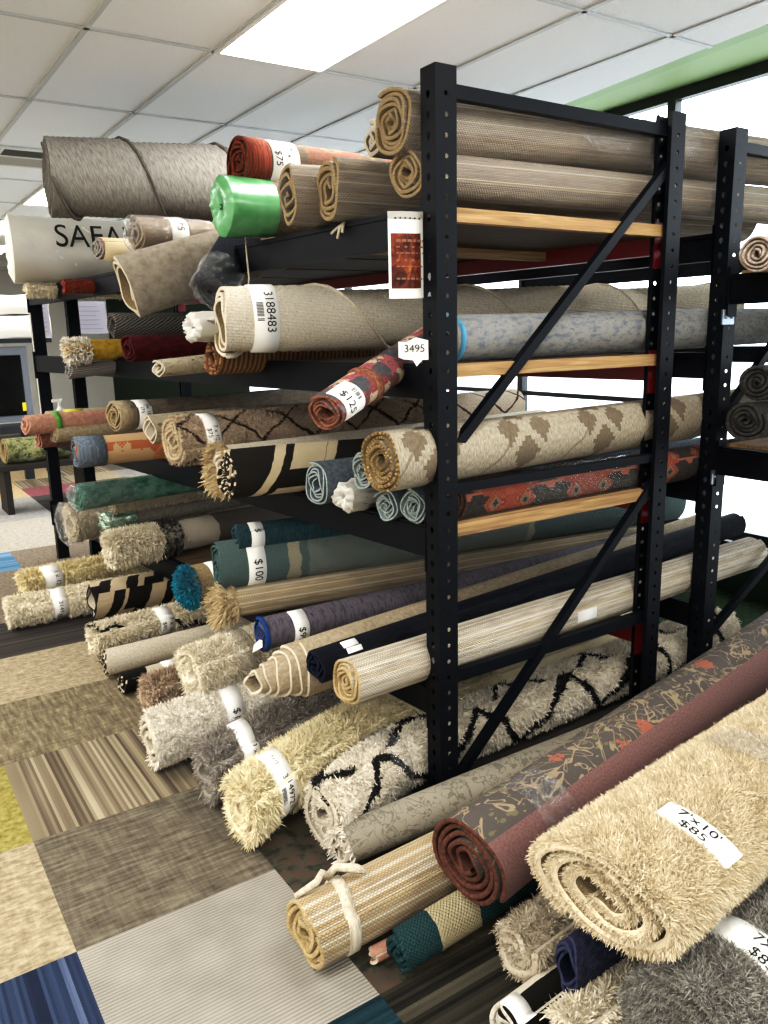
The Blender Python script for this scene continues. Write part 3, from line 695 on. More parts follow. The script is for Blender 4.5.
Roll('bag_white', 'wrapped_rug_roll', 'pale rug roll with crumpled clear plastic end beside the cream roll', [BACKG, BACKG], 1.8, .01, 3, (1.1, 1), .1, group=G2).done().wrap(-.03, .4, WRAPM, .006, .02)
Roll('darkred', 'rug_roll', 'dark red rug roll in plastic on the second shelf', [DKRED, DKRED], 2.0, .009, 4, (1, 1), .05, group=G2).done()
Roll('yellow', 'shag_rug_roll', 'mustard yellow rug roll with a fluffy white end', [YELLOW, YELLOW], 2.0, .012, 3, group=G2).done().tufts('shag_border', -.01, .12, S_WHT, .022, .008, 1500)
Roll('grey_mag', 'rug_roll', 'ribbed grey rug roll below the mustard yellow one', [GREYRIB, GREYRIB], 2.0, .01, 3, (1, 1), .05, group=G2).done()
Roll('chevron', 'rug_roll', 'dark grey chevron rug roll behind the dark red roll', [CHEV, CHEV], 2.0, .01, 3, (1, 1), .05, group=G2).done()

# --- third shelf
Roll('pink', 'rug_roll', 'dusty pink rug roll projecting furthest past the far post', [PINK, PINK], 2.0, .009, 4, group=G3).done().band('green_tie', .16, .19, plain('green_strap', '4f8a3a', .6), .004)
Roll('creamgreen', 'rug_roll', 'pale sage rug roll behind the dusty pink one', [SAGE, SAGE], 2.0, .008, 3, group=G3).label_band(.1, .22, 95, 200, [], .004, plain('yellow_card', 'cfc04a', .6)).done()
Roll('beige_s', 'rug_roll', 'beige wool rug roll lying in front of the pale sage one', [BEIGEW, BEIGEW], 2.0, .009, 3, (1, 1), .08, 60, 1, 3, group=G3).done()
Roll('pinklow', 'rug_roll', 'small reddish rug roll directly under the dusty pink one', [heather('rosewood', ['6b3b34', '8a5a4c', '9a7a62'], 40, 40), PINK], .6, .008, 3, group=G3).done()
Roll('tan_sp', 'rug_roll', 'tan rug roll with a neat spiral end and white tag on the third shelf', [TANF, JUTE_GE], 2.1, .011, 5, group=G3
     ).label_band(.11, .19, 80, 250, [("7 x 10", .03, 160, .165, T), ("$75", .03, 160, .13, T)]).done().band('pale_border', -.004, .1, BEIGEW, .001)
Roll('orient_bo', 'oriental_rug_roll', 'orange and slate blue oriental rug roll in plastic', [ORBLUE, GREYBLUE], 2.0, .009, 5, group=G3).done().band('slate_border', -.004, .14, GREYBLUE, .001)
Roll('creamfold', 'rug_roll', 'pale rug roll with an open lined end beside the trellis shag', [CREAMF, BACKW, TAUPEE], 2.0, .009, 2.2, (1, 1), .1, 40, group=G3, gap=1.8).done()
Roll('trellis', 'shag_rug_roll', 'beige shag rug roll with brown diamond trellis on the third shelf', [TRELL, TRELLE], 2.2, .014, 5, (1, 1), .04, 200, group=G3, gap=1.1, fur=fur(.02, 16000, .006, L=1.6, mess=.5)
     ).label_band(.12, .19, 80, 250, [("7 x 10", .03, 165, .167, T), ("$75", .03, 165, .135, T)]).done()
Roll('fringe', 'fringed_rug_roll', 'cream rug roll with long tasselled fringe on the third shelf', [BACKW, BACKW], 2.1, .014, 4, group=G3).done().fringe(FRINGEM, 1500, .05, .006)
Roll('bw', 'rug_roll', 'charcoal rug roll with cream diagonal bands on the third shelf', [BWM, BWE], 2.1, .014, 4, (.95, 1.0), .07, 100, group=G3, gap=1.3).done()
Roll('bgspiral', 'rug_roll', 'slate blue rug roll with a loose spiral end on the third shelf', [SLATE, SLATE, SLATES], 2.1, .008, 5, (1, 1), .04, 75, group=G3, gap=1.5).done()
Roll('bag2', 'wrapped_rug_roll', 'grey rug roll with knotted clear bag end on the third shelf', [BACKG, BACKG], .5, .01, 3, (1, 1), .1, group=G3).done().wrap(-.05, .3, WRAPM, .004, .025)
Roll('sp_a', 'rug_roll', 'pale slate spiral rug roll squeezed behind the tan medallion roll', [SLATE, SLATES, SLATES], 2.1, .0075, 9, (1, 1.12), .03, 100, group=G3, gap=1.25).done()
Roll('sp_b', 'rug_roll', 'grey green spiral rug roll under the tan medallion roll', [SLATE, SLATES, SLATES], 2.1, .0075, 9, (1.1, .95), .03, 30, group=G3, gap=1.2).done()
Roll('sp_c', 'rug_roll', 'pale striped spiral rug roll hard against the near post', [SLATE, SLATES, SLATES], .1, .0075, 9, (1, 1), .02, 70, group=G3, gap=1.2, depth=.09).done()
Roll('aztec', 'rug_roll', 'tan rug roll with brown stepped medallions beside the near post', [AZT, BURLAP, AZTE], 2.7, .011, 8, (1, 1), .02, 120, group=G3, gap=1.25, rin=.025).done()
Roll('redor', 'oriental_rug_roll', 'rust oriental rug roll in clear plastic below the tan medallion roll', [ORRED, REDE], 2.3, .009, 5, (1, .95), .02, group=G3
     ).done().wrap(.3, .95, WRAP, .004, .006, False)

# --- lowest shelf
Roll('greenmarb', 'rug_roll', 'green marbled rug roll in plastic high on the lowest shelf', [GREENM, GREENM], 2.0, .009, 4, group=G4).done().wrap(-.02, .3, WRAP, .004, .006)
Roll('creamplast', 'shag_rug_roll', 'cream shag rug roll in plastic under the green marbled roll', [CREAMS, CREAMS], 2.0, .015, 4, (1, 1), .08, group=G4, fur=fur(.03, 5000, .012, L=.9)).done().wrap(-.04, .45, WRAP, .02, .02)
Roll('beigeplast', 'shag_rug_roll', 'pale beige shag rug roll below the green marbled roll', [S_BRW, S_BRW], 2.0, .012, 3, (1, 1), .08, group=G4, fur=fur(.02, 6000, .01, L=.8)).done()
Roll('greengrey', 'rug_roll', 'plain greige rug roll with a green bagged end', [GREIGE, GREIGE], 2.0, .01, 3, group=G4).done().wrap(-.03, .14, WRAPG, .006, .01)
r = Roll('knit', 'shag_rug_roll', 'pale shag and cream knit rug roll with a black tassel band', [KNIT, S_KN], 2.2, .014, 4, (1, 1), .05, group=G4).done()
r2 = MB(); N = 9000; s_ = rng.uniform(-.02, .27, N); a_ = np.radians(rng.uniform(10, 350, N)); nn = np.stack([0*a_, np.cos(a_), np.sin(a_)], -1); le = rng.normal(size=(N, 3))*.6 + [-.2, 0, -.3]
r2.blades(r.surf(a_, s_, -.002), nn*.8+le*.3, le, .024*rng.uniform(.6, 1.2, N), .0065*rng.uniform(.6, 1.2, N), np.clip(rng.normal(.5, .25, N), 0, 1), np.stack([s_, a_], -1))
N = 3000; t_ = rng.uniform(0, 2*math.pi*r.turns, N); p_ = r.P(t_, np.zeros(N), r.t*.3); an = r.ang(t_, 0); le = rng.normal(size=(N, 3))*.6 + [-.5, 0, -.3]
r2.blades(p_, np.stack([-.7+0*an, np.cos(an)*.5, np.sin(an)*.5], -1), le, .024*rng.uniform(.6, 1.2, N), .0065*rng.uniform(.6, 1.2, N), np.clip(rng.normal(.5, .25, N), 0, 1), np.stack([t_*0, t_], -1))
r2.build('shag_border', S_KN, r.o)
r2 = MB(); N = 520; s_ = rng.uniform(.27, .39, N); a_ = np.radians(rng.uniform(10, 350, N)); nn = np.stack([-.25+0*a_, np.cos(a_)*.6, np.sin(a_)*.6], -1); le = rng.normal(size=(N, 3))*.5 + [-.3, 0, -.6]
r2.blades(r.surf(a_, s_, 0), nn, le, .055*rng.uniform(.7, 1.2, N), .016*rng.uniform(.6, 1.2, N), rng.uniform(0, 1, N), np.stack([s_, a_], -1)); r2.build('tassel_band', TASSEL, r.o)
Roll('teal', 'rug_roll', 'deep teal rug roll resting behind the hundred dollar roll', [TEALM, TEALM], 2.2, .009, 4, group=G4).label_band(.05, .11, 90, 230, [("$", .04, 150, .08, T)]).done()
Roll('g100', 'rug_roll', 'grey green rug roll with pale border tagged one hundred dollars', [G100, G100E], 2.7, .009, 6, (.92, 1.03), .05, 70, group=G4, gap=1.5
     ).label_band(.115, .195, 120, 262, [("$100", .052, 188, .158, T)]).done()
r = Roll('jutefr', 'jute_rug_roll', 'straw jute rug roll with knotted openwork fringe on the lowest shelf', [JUTE_T, JUTE_T], 2.5, .013, 4, group=G4).done()
r.fringe(FRINGEM, 700, .07, .006, spread=.3); r.fringe(FRINGEM, 700, .045, .006, 'knotted_edge', .04, .6)
r = Roll('navy99', 'rug_roll', 'mauve grey rug roll with a blue edged end and 99 tag', [NAVYG, NAVYG, NAVYGE], 2.4, .008, 5, (1, 1), .04, 60, group=G4, gap=1.6
     ).label_band(.12, .185, 85, 245, [("$99", .042, 190, .15, T)]).done()
r.band('blue_border', -.004, .012, NAVYGE, .002)
m = MB(); m.add([(-.02, -.05, -.03), (-.05, -.02, -.055), (-.02, .03, -.045), (.0, -.01, -.005), (-.03, -.02, -.02)], [(0, 1, 4), (1, 2, 4), (2, 3, 4), (3, 0, 4)]); m.build('paper_tag', PAPER, r.o)
Roll('teles', 'rug_roll', 'sand beige rug roll with its spiral pushed out like a cone', [TELES, TELES, BACKW], 2.5, .012, 6, (1, 1), .02, 100, group=G4, tele=.036, gap=1.1).done()
Roll('navy', 'rug_roll', 'navy black rug roll with tight spiral end on the lowest shelf', [NAVYK, NAVYE], 2.5, .01, 6, (1, 1), .03, 130, group=G4).label_band(.1, .16, 95, 150).done()
Roll('wool', 'jute_rug_roll', 'pale woven jute rug roll, front one on the lowest shelf', [JUTE_W, JUTE_WE, JUTE_WE], 2.42, .011, 7, (1, 1), .02, 120, group=G4, gap=1.2, rin=.018).label_band(1.05, 1.16, 165, 195).done()

# --- on the floor
Roll('f_yel', 'shag_rug_roll', 'butter yellow shag rug roll lying furthest back on the floor', [S_YEL, S_YEL], 2.2, .018, 3, (1, .95), .05, group=GF, fur=fur(.035, 7000, .012, L=1.4)).label_band(.12, .24, 80, 260, [("9 x 12", .04, 170, .2, T)]).done()
Roll('f_cream', 'shag_rug_roll', 'long cream shag rug roll in front of the butter yellow one', [S_CREAM, S_CREAM], 2.0, .018, 3, (1, .95), .05, group=GF, fur=fur(.03, 8000, .011, L=1.2)).label_band(.24, .32, 80, 260, [("3149", .035, 180, .28, T)], bars=(215, .27, 24, .03)).done()
Roll('f_geo', 'rug_roll', 'cream rug roll with bold black geometric bars on the floor pile', [GEO, BACKW, BLACKP], 2.2, .012, 3, (1, 1.02), .07, 150, group=GF, gap=1.6).done()
r = Roll('f_teal', 'shag_rug_roll', 'tan backed rug roll with bright teal shag bulging from its end', [BURLAP, BURLAP], 2.0, .014, 2, (1, 1), .04, 80, group=GF, gap=1.2)
r.label_band(.1, .18, 90, 270, [("7 x 10", .03, 190, .155, T), ("$75", .03, 190, .125, T)]).done()
m = MB(); N = 2600; th_ = np.arccos(rng.uniform(0, 1, N)); ph_ = rng.uniform(0, 6.283, N); d_ = np.stack([-np.cos(th_), np.sin(th_)*np.cos(ph_), np.sin(th_)*np.sin(ph_)], -1); le = rng.normal(size=(N, 3))*.5+[-.2, 0, -.3]
ic = MB(); u_ = np.linspace(0, 1.5, 6); vv = [(-.055*math.cos(q)+.02, r.r*.93*math.sin(q)*math.cos(w), r.r*.93*math.sin(q)*math.sin(w)) for q in u_ for w in np.linspace(0, 6.283, 17)]
m.add(vv, [(i*17+j, i*17+j+1, (i+1)*17+j+1, (i+1)*17+j) for i in range(5) for j in range(16)], smooth=True)
m.blades(d_*[.055, r.r*.93, r.r*.93]+[.02, 0, 0], d_*.8+le*.3, le, .022*rng.uniform(.7, 1.2, N), .009*rng.uniform(.7, 1.2, N), np.clip(rng.normal(.5, .25, N), 0, 1), np.zeros((N, 2))); m.build('teal_pile', S_TEAL, r.o)
Roll('f_cshag', 'shag_rug_roll', 'cream shag rug roll with black flecks at its ends on the floor', [S_BW, S_BW], 2.2, .016, 3, (1, 1), .05, group=GF, fur=fur(.03, 9000, .01, L=1.0)).label_band(.34, .42, 80, 250, [("7 x 10", .03, 185, .4, T), ("$85", .03, 185, .36, T)]).done()
Roll('f_bw', 'rug_roll', 'smooth cream rug roll with a black and white swirled end', [BACKW, BACKW, BWE], 2.2, .016, 3, (1, 1), .05, 60, group=GF, gap=1.3).done()
Roll('f_bw2', 'rug_roll', 'low black banded cream rug roll between the swirl and mocha rolls', [stripes('cream_black_bar', 'c9bda6', '14120f', .6, .25, 'u', .1), BACKW, BWE], 1.3, .014, 3, group=GF).label_band(.2, .28, 70, 200).done()
Roll('f_brown', 'shag_rug_roll', 'mocha brown shag rug roll on the floor', [S_BRN, S_BRN], 2.0, .018, 3, (1, 1), .05, group=GF, fur=fur(.032, 10000, .011, L=.7)).label_band(.2, .27, 80, 270, [("$125", .036, 205, .235, T)]).done()
Roll('f_fluff', 'shag_rug_roll', 'plump cream fluffy rug roll on top of the mocha and white rolls', [S_CREAM, S_CREAM], 2.2, .02, 3, (1, 1), .06, group=GF, fur=fur(.03, 17000, .0075, L=1.1)).done().band('clear_band', .17, .27, WRAP, .02)
Roll('f_white', 'shag_rug_roll', 'white shag rug roll with a hollow spiral end on the floor', [S_WHT, BACKW], 2.2, .016, 3.2, (1, 1), .04, 70, bend=(-.07, .8), group=GF, gap=1.6, fur=fur(.02, 14000, .008, L=1.1, endw=.012)).label_band(.30, .38, 100, 265, [("$12", .045, 165, .34, T)]).done()
Roll('f_grey', 'shag_rug_roll', 'ash grey shag rug roll with two white tags on the floor', [S_GRY, S_GRY], 2.3, .02, 3, (1, 1), .05, bend=(-.17, .9), group=GF, fur=fur(.034, 17000, .007, L=1.2)).label_band(.13, .2, 60, 265, [("9 x 12", .03, 165, .18, T), ("$", .04, 205, .15, T)]).done()
Roll('f_yc', 'shag_rug_roll', 'ivory yellow long pile shag rug roll tagged 3149721', [S_YC, S_YC], 2.3, .022, 3, (1, 1), .05, bend=(-.22, .9), group=GF, fur=fur(.036, 19000, .0075, L=1.3)).label_band(.12, .20, 50, 268, [("3149721", .034, 172, .17, T), ("9 x 12", .02, 105, .16, T)], bars=(172, .138, 26, .02)).done()
Roll('f_trel', 'shag_rug_roll', 'white shag rug roll with black curving lines passing behind the near post', [S_TRE, BACKW], 2.5, .018, 3.5, (1.05, 1), .05, 120, group=GF, gap=1.4, bend=(-.17, .62), fur=fur(.022, 12000, .009)).done().band('clear_band', .3, .38, WRAP, .018)
Roll('f_flor', 'rug_roll', 'slim grey scroll patterned rug roll crossing in front of the near post', [FLORG, FLORG, BACKW], 2.5, .01, 4, (1.1, .95), .07, 60, group=GF, gap=1.3).done().fringe(S_WHT, 120, .03, .006)
r = Roll('f_jute', 'jute_rug_roll', 'straw jute rug roll tied with a cream ribbon on the floor', [JUTE_T, JUTE_WE, JUTE_WE], 2.4, .013, 5, (1, 1), .04, 150, group=GF, gap=1.15).done()
r.band('ribbon_tie', .1, .135, BACKW, .003, slant=.02)
m = MB(); zt = r.r+.012
m.tube([(.115, .06, zt-.03), (.09, .05, zt+.0), (.06, .03, zt-.005), (.0, .045, zt-.03)], [.012, .01, .011, .008], 6)
m.tube([(.115, .06, zt-.03), (.13, .04, zt+.006), (.17, -.005, zt+.008), (.19, -.02, zt-.002)], [.012, .012, .013, .009], 6); m.build('ribbon_bow', BACKW, r.o)
Roll('f_gteal', 'rug_roll', 'small dark teal rug roll with a cream block under the mauve floral roll', [GTEAL, GTEALE], 2.3, .012, 4, (1.05, 1), .08, 60, group=GF).done()
Roll('f_tan', 'rug_roll', 'thin dusty tan rug roll flattened under the straw jute roll', [PINK, PINK, BACKW], 1.0, .008, 2, (1.3, .9), .05, group=GF).done()
r = Roll('f_mauve', 'oriental_rug_roll', 'fat dark floral rug roll with mauve border and red brown spiral end', [MAUVE, MAUVEE, MAUVEE], 2.5, .013, 5, (1, 1), .03, 205, -1, group=GF, gap=1.55, rin=.03, ragged=.006).done()
r.wrap(.2, .34, WRAP, .004, .004, False, a0=70, a1=260)
m = MB(); aa = np.radians(np.linspace(195, 235, 7)); V = np.concatenate([r.surf(aa, .17, .006), r.surf(aa, .23, .006)], 0); m.add(V, [(j, j+1, j+8, j+7) for j in range(6)], smooth=True); m.build('paper_tag', PAPER, r.o)
Roll('f_beige', 'shag_rug_roll', 'big warm beige shag rug roll tagged 7 x 10, on top of the front pile', [S_BEI, BURLAP, S_BEI], 2.4, .017, 3.1, (1.55, .82), .05, 300, group=GF, gap=1.75, rin=.04,
     fur=fur(.026, 52000, .0045, L=1.8, endw=.1, arc=(0, 330), mess=.45, clump=.25)).label_band(.23, .30, 85, 150, [("7'x10'", .034, 112, .275, T), ("$85", .034, 112, .243, T)]).done().wrap(.62, .75, WRAP, .03, .006, False, a0=60, a1=260)
Roll('f_gshag', 'shag_rug_roll', 'huge dark grey shag rug roll tagged 7 x 10 at the front of the pile', [S_GR2, S_GR2], 2.3, .026, 4, (1, 1), .04, 60, group=GF, fur=fur(.028, 48000, .0048, L=1.2, endw=.3, arc=(0, 330), clump=.3)
     ).label_band(.17, .25, 60, 240, [("7X10'", .038, 106, .225, T), ("$85", .038, 106, .185, T)]).done()
Roll('f_bshag2', 'shag_rug_roll', 'beige shag rug roll squashed under the dark floral roll', [S_BRW, S_BRW], 2.3, .02, 3, (1, .95), .05, group=GF, fur=fur(.026, 20000, .006, L=1.0)).done()
Roll('f_navys', 'rug_roll', 'flattened navy rug roll standing on edge under the beige shag', [heather('navy_felt', ['23253a', '34364e', '474a62'], 60, 60), NAVYE, heather('navy_lip', ['2c2f4a', '454a68'], 60, 60)], 2.0, .011, 3, (.52, 1), .05, 80, group=GF, gap=1.2, rin=.02).done()
Roll('f_woven', 'rug_roll', 'white basket weave rug roll with charcoal banding at the very front', [stripes('white_charcoal', '14120e', 'd2c9b8', .28, .5, 'v', 0, .1, .6), WHITEW], 2.2, .012, 4, group=GF).label_band(.01, .06, 60, 150).done()
Roll('f_cs2', 'shag_rug_roll', 'cream shag rug roll low between the basket weave and dark grey rolls', [S_CREAM, S_CREAM], 2.0, .018, 3, group=GF, fur=fur(.03, 15000, .008, L=.8)).done()

# --- shelves behind, right
Roll('r_white', 'rug_roll', 'pale spiral rug roll on the upper beam of the rear rack', [SPW, SPW], 1.9, .009, 6, group='rugs on the rear rack', gap=1.6).done()
Roll('r_dark1', 'rug_roll', 'charcoal spiral rug roll stacked upper on the rear rack', [SPD, SPD], 1.9, .012, 6, group='rugs on the rear rack', gap=1.3).done()
Roll('r_dark2', 'rug_roll', 'squashed charcoal spiral rug roll underneath on the rear rack', [SPD, SPD], 1.9, .012, 6, (1.1, .95), .1, group='rugs on the rear rack', gap=1.3).done()

Roll('x3', 'shag_rug_roll', 'fluffy cream rug roll squeezed under the white plastic wrapped roll', [S_CREAM, S_CREAM], 1.6, .014, 2, group=G1, fur=fur(.025, 9000, .01, L=.8)).done()
Roll('x4', 'shag_rug_roll', 'small rust orange shag rug roll below the white plastic wrapped roll', [shag('shag_rust', '6e2417', 'a2452c')]*2, 1.6, .012, 2, group=G1, fur=fur(.016, 11000, .008, L=.6)).done()
# ------------------------------------------------------------------ racks
def panel(m, o, ux, uz, W, H, pitch, hr, hz=1.0, z0=.04, n=10):
    """sheet with a row of punched holes: o corner, ux width direction, up z"""
    ux = np.array(ux, float); o = np.array(o, float); k = int((H-z0*2)/pitch); zs = (H-k*pitch)/2
    P = lambda a, z: o + ux*a + np.array([0, 0, z])
    m.add([P(0, 0), P(W, 0), P(W, zs), P(0, zs)], [(0, 1, 2, 3)]); m.add([P(0, H-zs), P(W, H-zs), P(W, H), P(0, H)], [(0, 1, 2, 3)])
    for i in range(k):
        c = zs + (i+.5)*pitch; v = []
        for j in range(8):
            t = math.pi/4*j
            rx = max(-1, min(1, math.cos(t)*1.5)); rz = max(-1, min(1, math.sin(t)*1.5))
            v.append(P(W/2+rx*W/2, c+rz*pitch/2))
        for j in range(8):
            t = math.pi/4*j; w = hr*(1.0 if hz == 1 else (1.15 if math.sin(t) > -.1 else .6))
            v.append(P(W/2+math.cos(t)*w, c+math.sin(t)*hr*hz))
        m.add(v, [(j, (j+1) % 8, 8+(j+1) % 8, 8+j) for j in range(8)])

def upright(parent, x, y, H, sx=1, sy=1, mat=None, name='upright'):
    m = MB(); w = .08; d = .075
    panel(m, (x, y, 0), (sx, 0, 0), 0, w, H, .0585, .0075)
    panel(m, (x, y, 0), (0, sy, 0), 0, d, H, .0585, .0085, 1.5)
    panel(m, (x, y+sy*d, 0), (sx, 0, 0), 0, w, H, .0585, .0075)
    m.add([(x+sx*w, y, 0), (x+sx*w, y+sy*.018, 0), (x+sx*w, y+sy*.018, H), (x+sx*w, y, H)], [(0, 1, 2, 3)])
    m.add([(x+sx*w, y+sy*d, 0), (x+sx*w, y+sy*(d-.018), 0), (x+sx*w, y+sy*(d-.018), H), (x+sx*w, y+sy*d, H)], [(0, 1, 2, 3)])
    m.box((min(x, x+sx*w)-.004, min(y, y+sy*d)-.004, 0), (max(x, x+sx*w)+.004, max(y, y+sy*d)+.004, .006))
    o = m.build(name, mat or STEEL, parent); return o

def beam(parent, p, q, h=.115, t=.04, mat=None, name='beam', plates=True):
    """p, q: ends of the top edge line"""
    m = MB(); p = Vector(p); q = Vector(q); d = (q-p).normalized()
    m.bar(p-Vector((0, 0, h/2)), q-Vector((0, 0, h/2)), t, h)
    s = d.cross(Vector((0, 0, 1)))
    m.bar(p+s*-.0-Vector((0, 0, .014)), q-Vector((0, 0, .014)), t+.012, .006)
    if plates:
        for e in (p, q):
            k = 1 if e is p else -1
            m.bar(e+d*k*.0-Vector((0, 0, h+.05)), e-Vector((0, 0, -.03)), .012, t+.02, up=(1, 0, 0))
    return m.build(name, mat or STEEL, parent)

DECK = wood('shade_toned_board', '3a2c20', '4d3b2b', '5d4934')  # dark brown: the shade under the shelves is put into the board colour
S = (2.05, 1.565, 1.025, .44)
W1, BX = 1.175, 1.095
rack = empty('storage_rack'); tag(rack, 'tall black steel rack loaded with rolled rugs, its end frame facing the aisle', 'rack')
upright(rack, 0, 0, 2.44); upright(rack, W1, 0, 2.44, -1)
FX, FY = -.36, 4.42
upright(rack, FX, FY, 2.06); upright(rack, FX+W1, FY, 2.06, -1); upright(rack, -.17, 4.14, 2.06)
m = MB(); m.bar((.06, .045, 2.38), (BX+.02, .045, 2.38), .035, .04); m.build('top_bar', STEEL, rack)
m = MB(); m.bar((.06, .03, 1.15), (BX+.02, .03, 1.15), .03, .032); m.build('middle_bar', STEEL, rack)
m = MB(); m.bar((.06, .04, .467), (BX+.02, .04, .467), .03, .045); m.build('low_bar', STEEL, rack)
m = MB(); m.bar((.05, .03, 1.25), (BX+.03, .03, 2.26), .03, .032); m.build('diagonal_brace', STEEL, rack)
m = MB(); m.bar((.05, .03, .02), (BX+.03, .03, 1.05), .03, .032); m.build('diagonal_brace', STEEL, rack)
for k, z in enumerate(S):
    zt = z - (0 if k == 3 else .045)*0
    zb = z if k == 3 else z-.0
    beam(rack, (.03, .075, zb), (FX*.98, FY, min(zb, 2.04)))
    beam(rack, (W1-.03, .075, zb-.02), (FX+W1-.03, FY, min(zb, 2.04)-.02), .09, .04, STEELR, 'rear_beam')
    # deck: boards laid on the beams
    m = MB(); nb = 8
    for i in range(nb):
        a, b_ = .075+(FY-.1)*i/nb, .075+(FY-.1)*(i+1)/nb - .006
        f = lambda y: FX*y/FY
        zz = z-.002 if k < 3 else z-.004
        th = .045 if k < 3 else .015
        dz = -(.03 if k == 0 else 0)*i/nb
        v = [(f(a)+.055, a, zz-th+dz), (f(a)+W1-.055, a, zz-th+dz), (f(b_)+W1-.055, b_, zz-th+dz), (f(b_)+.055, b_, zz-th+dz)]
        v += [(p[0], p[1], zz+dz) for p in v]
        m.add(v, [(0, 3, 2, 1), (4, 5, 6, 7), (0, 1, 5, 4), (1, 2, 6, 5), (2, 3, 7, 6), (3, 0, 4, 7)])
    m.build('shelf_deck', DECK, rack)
    if k < 3:
        for yy in (.03, .62): m2 = MB(); m2.box((.055, yy, z-.047 - (.04 if yy > .1 else 0)), (W1-.055, yy+.04, z-.004-(.045 if yy > .1 else 0))); m2.build('deck_support', WOOD, rack)
m = MB(); m.add([(FX-.006, FY+.01, 1.0), (FX-.006, FY+.06, 1.0), (FX-.006, FY+.06, 2.0), (FX-.006, FY+.01, 2.0)], [(0, 1, 2, 3)]); m.build('label_strip', PAPERG, rack)

CX = 1.49
rack2 = empty('storage_rack', (CX, 0, 0)); tag(rack2, 'second black steel rack standing back to back by the windows', 'rack')
upright(rack2, 0, 0, 2.43); upright(rack2, W1, 0, 2.43, -1)
upright(rack2, 0, -2.35, 2.43, 1, -1); upright(rack2, W1, -2.35, 2.43, -1, -1)
m = MB(); m.bar((.06, .045, 2.37), (BX+.02, .045, 2.37), .035, .04); m.build('top_bar', STEEL, rack2)
m = MB(); m.bar((.05, .03, 1.25), (BX+.03, .03, 2.22), .03, .032); m.build('diagonal_brace', STEEL, rack2)
m = MB(); m.bar((.05, .03, .26), (BX+.03, .03, .9), .03, .032); m.build('diagonal_brace', STEEL, rack2)
for z in S:
    beam(rack2, (.03, .075, z-.01), (.03, 2.4, z-.01), .11); beam(rack2, (W1-.03, .075, z-.01), (W1-.03, 2.4, z-.01), .09)
for z in (1.87, 1.16):
    beam(rack2, (.03, -.01, z), (.03, -2.35, z), .12); beam(rack2, (W1-.03, -.01, z), (W1-.03, -2.35, z), .12)
    m = MB(); m.box((.055, -2.33, z-.004), (W1-.055, -.03, z+.014)); m.build('shelf_deck', WOOD, rack2)
for z in (1.7, 1.03):
    m = MB(); m.box((-.02, -.008, z-.03), (.06, -.001, z+.03))
    for xx in (0, .04): m.tube([(xx, -.014, z), (xx, -.002, z)], .007, 8)
    m.build('spacer_plate', plain('zinc', '8f99a3', .35, metal=.8), rack2)

# notice taped to the near post
nt = empty('notice', (-.045, .075, 1.895)); tag(nt, 'dark red printed notice in a clear sleeve hanging from the near post', 'notice')
def sheet(w, h, bow, y0=0.0, nx=8, dz=0.0, x0=0.0):
    v = []; f = []
    for j in range(2):
        for i in range(nx+1):
            t = i/nx; v.append((x0+w*(t-.5), y0-bow*math.sin(t*math.pi)+.02*t, dz+h*(j-.5)+.05*max(0, t-.6)**2))
    f = [(i, i+1, nx+2+i, nx+1+i) for i in range(nx)]
    return v, f
m = MB(); v, f = sheet(.145, .25, .012); m.add(v, f, [(i/8, j) for j in range(2) for i in range(9)], smooth=True)
m.build('paper', PAPER, nt)
b = NB('notice_print'); p = b.n('ShaderNodeTexCoord').outputs['Object']; n1 = b.noise(p, 26, 3, dist=1); b.out(b.even(n1, [hexc('2d1712'), hexc('5e2a1e'), hexc('8a4526'), hexc('b8793f')], .3, .75), Roughness=.3)
m = MB(); v, f = sheet(.128, .165, .012, -.0016, dz=-.012); m.add(v, f, smooth=True); m.build('printed_picture', b.m, nt)
m = MB()
for j, (zz, h) in enumerate(((.045, .008), (.028, .005), (.01, .004), (-.012, .005), (-.03, .004), (-.068, .006))):
    x = -.048
    while x < .045:
        wd = rng.uniform(.006, .016); yy = lambda q: -.012*math.sin((q/.125+.5)*math.pi)+.02*(q/.125+.5)-.0035
        m.add([(x, yy(x), zz), (x+wd, yy(x+wd), zz), (x+wd, yy(x+wd), zz+h), (x, yy(x), zz+h)], [(0, 1, 2, 3)]); x += wd+.004 + (.012 if j in (1, 3) else 0)
m.build('lettering', plain('faded_white_print', '946a55', .6), nt)
m = MB(); v, f = sheet(.147, .02, .012, -.0025, dz=.125); m.add(v, f, smooth=True); m.build('sleeve_top', PAPERG, nt)
m = MB()
for i in range(7): x = -.05+i*.016; m.tube([(x, -.012*math.sin((x/.13+.5)*math.pi)+.02*(x/.13+.5)-.004, .115), (x, -.012*math.sin((x/.13+.5)*math.pi)+.02*(x/.13+.5)-.0055, .115)], .003, 6)
m.build('punch_holes', INK, nt)
nt.rotation_euler = (0, 0, R(-18))

tg = empty('price_tag', (-.075, .03, 1.61)); tag(tg, 'small torn white number tag hanging at the near post by the cream roll', 'tag')
m = MB(); v = [(-.045, 0, -.02), (-.03, -.002, -.027), (.0, -.004, -.03), (.012, -.004, -.05), (.03, -.003, -.03), (.05, -.002, -.03), (.05, 0, .03), (.01, -.004, .04), (-.02, -.004, .026), (-.045, 0, .028)]
m.add(v, [tuple(range(len(v)))]); m.build('paper', PAPER, tg)
vv, ff = text_mesh('3495', .034); m = MB(); m.add([(q[0]+.005, -.0065, q[1]+.005) for q in vv], ff); m.build('lettering', INK, tg)
tg.rotation_euler = (0, 0, R(-25))

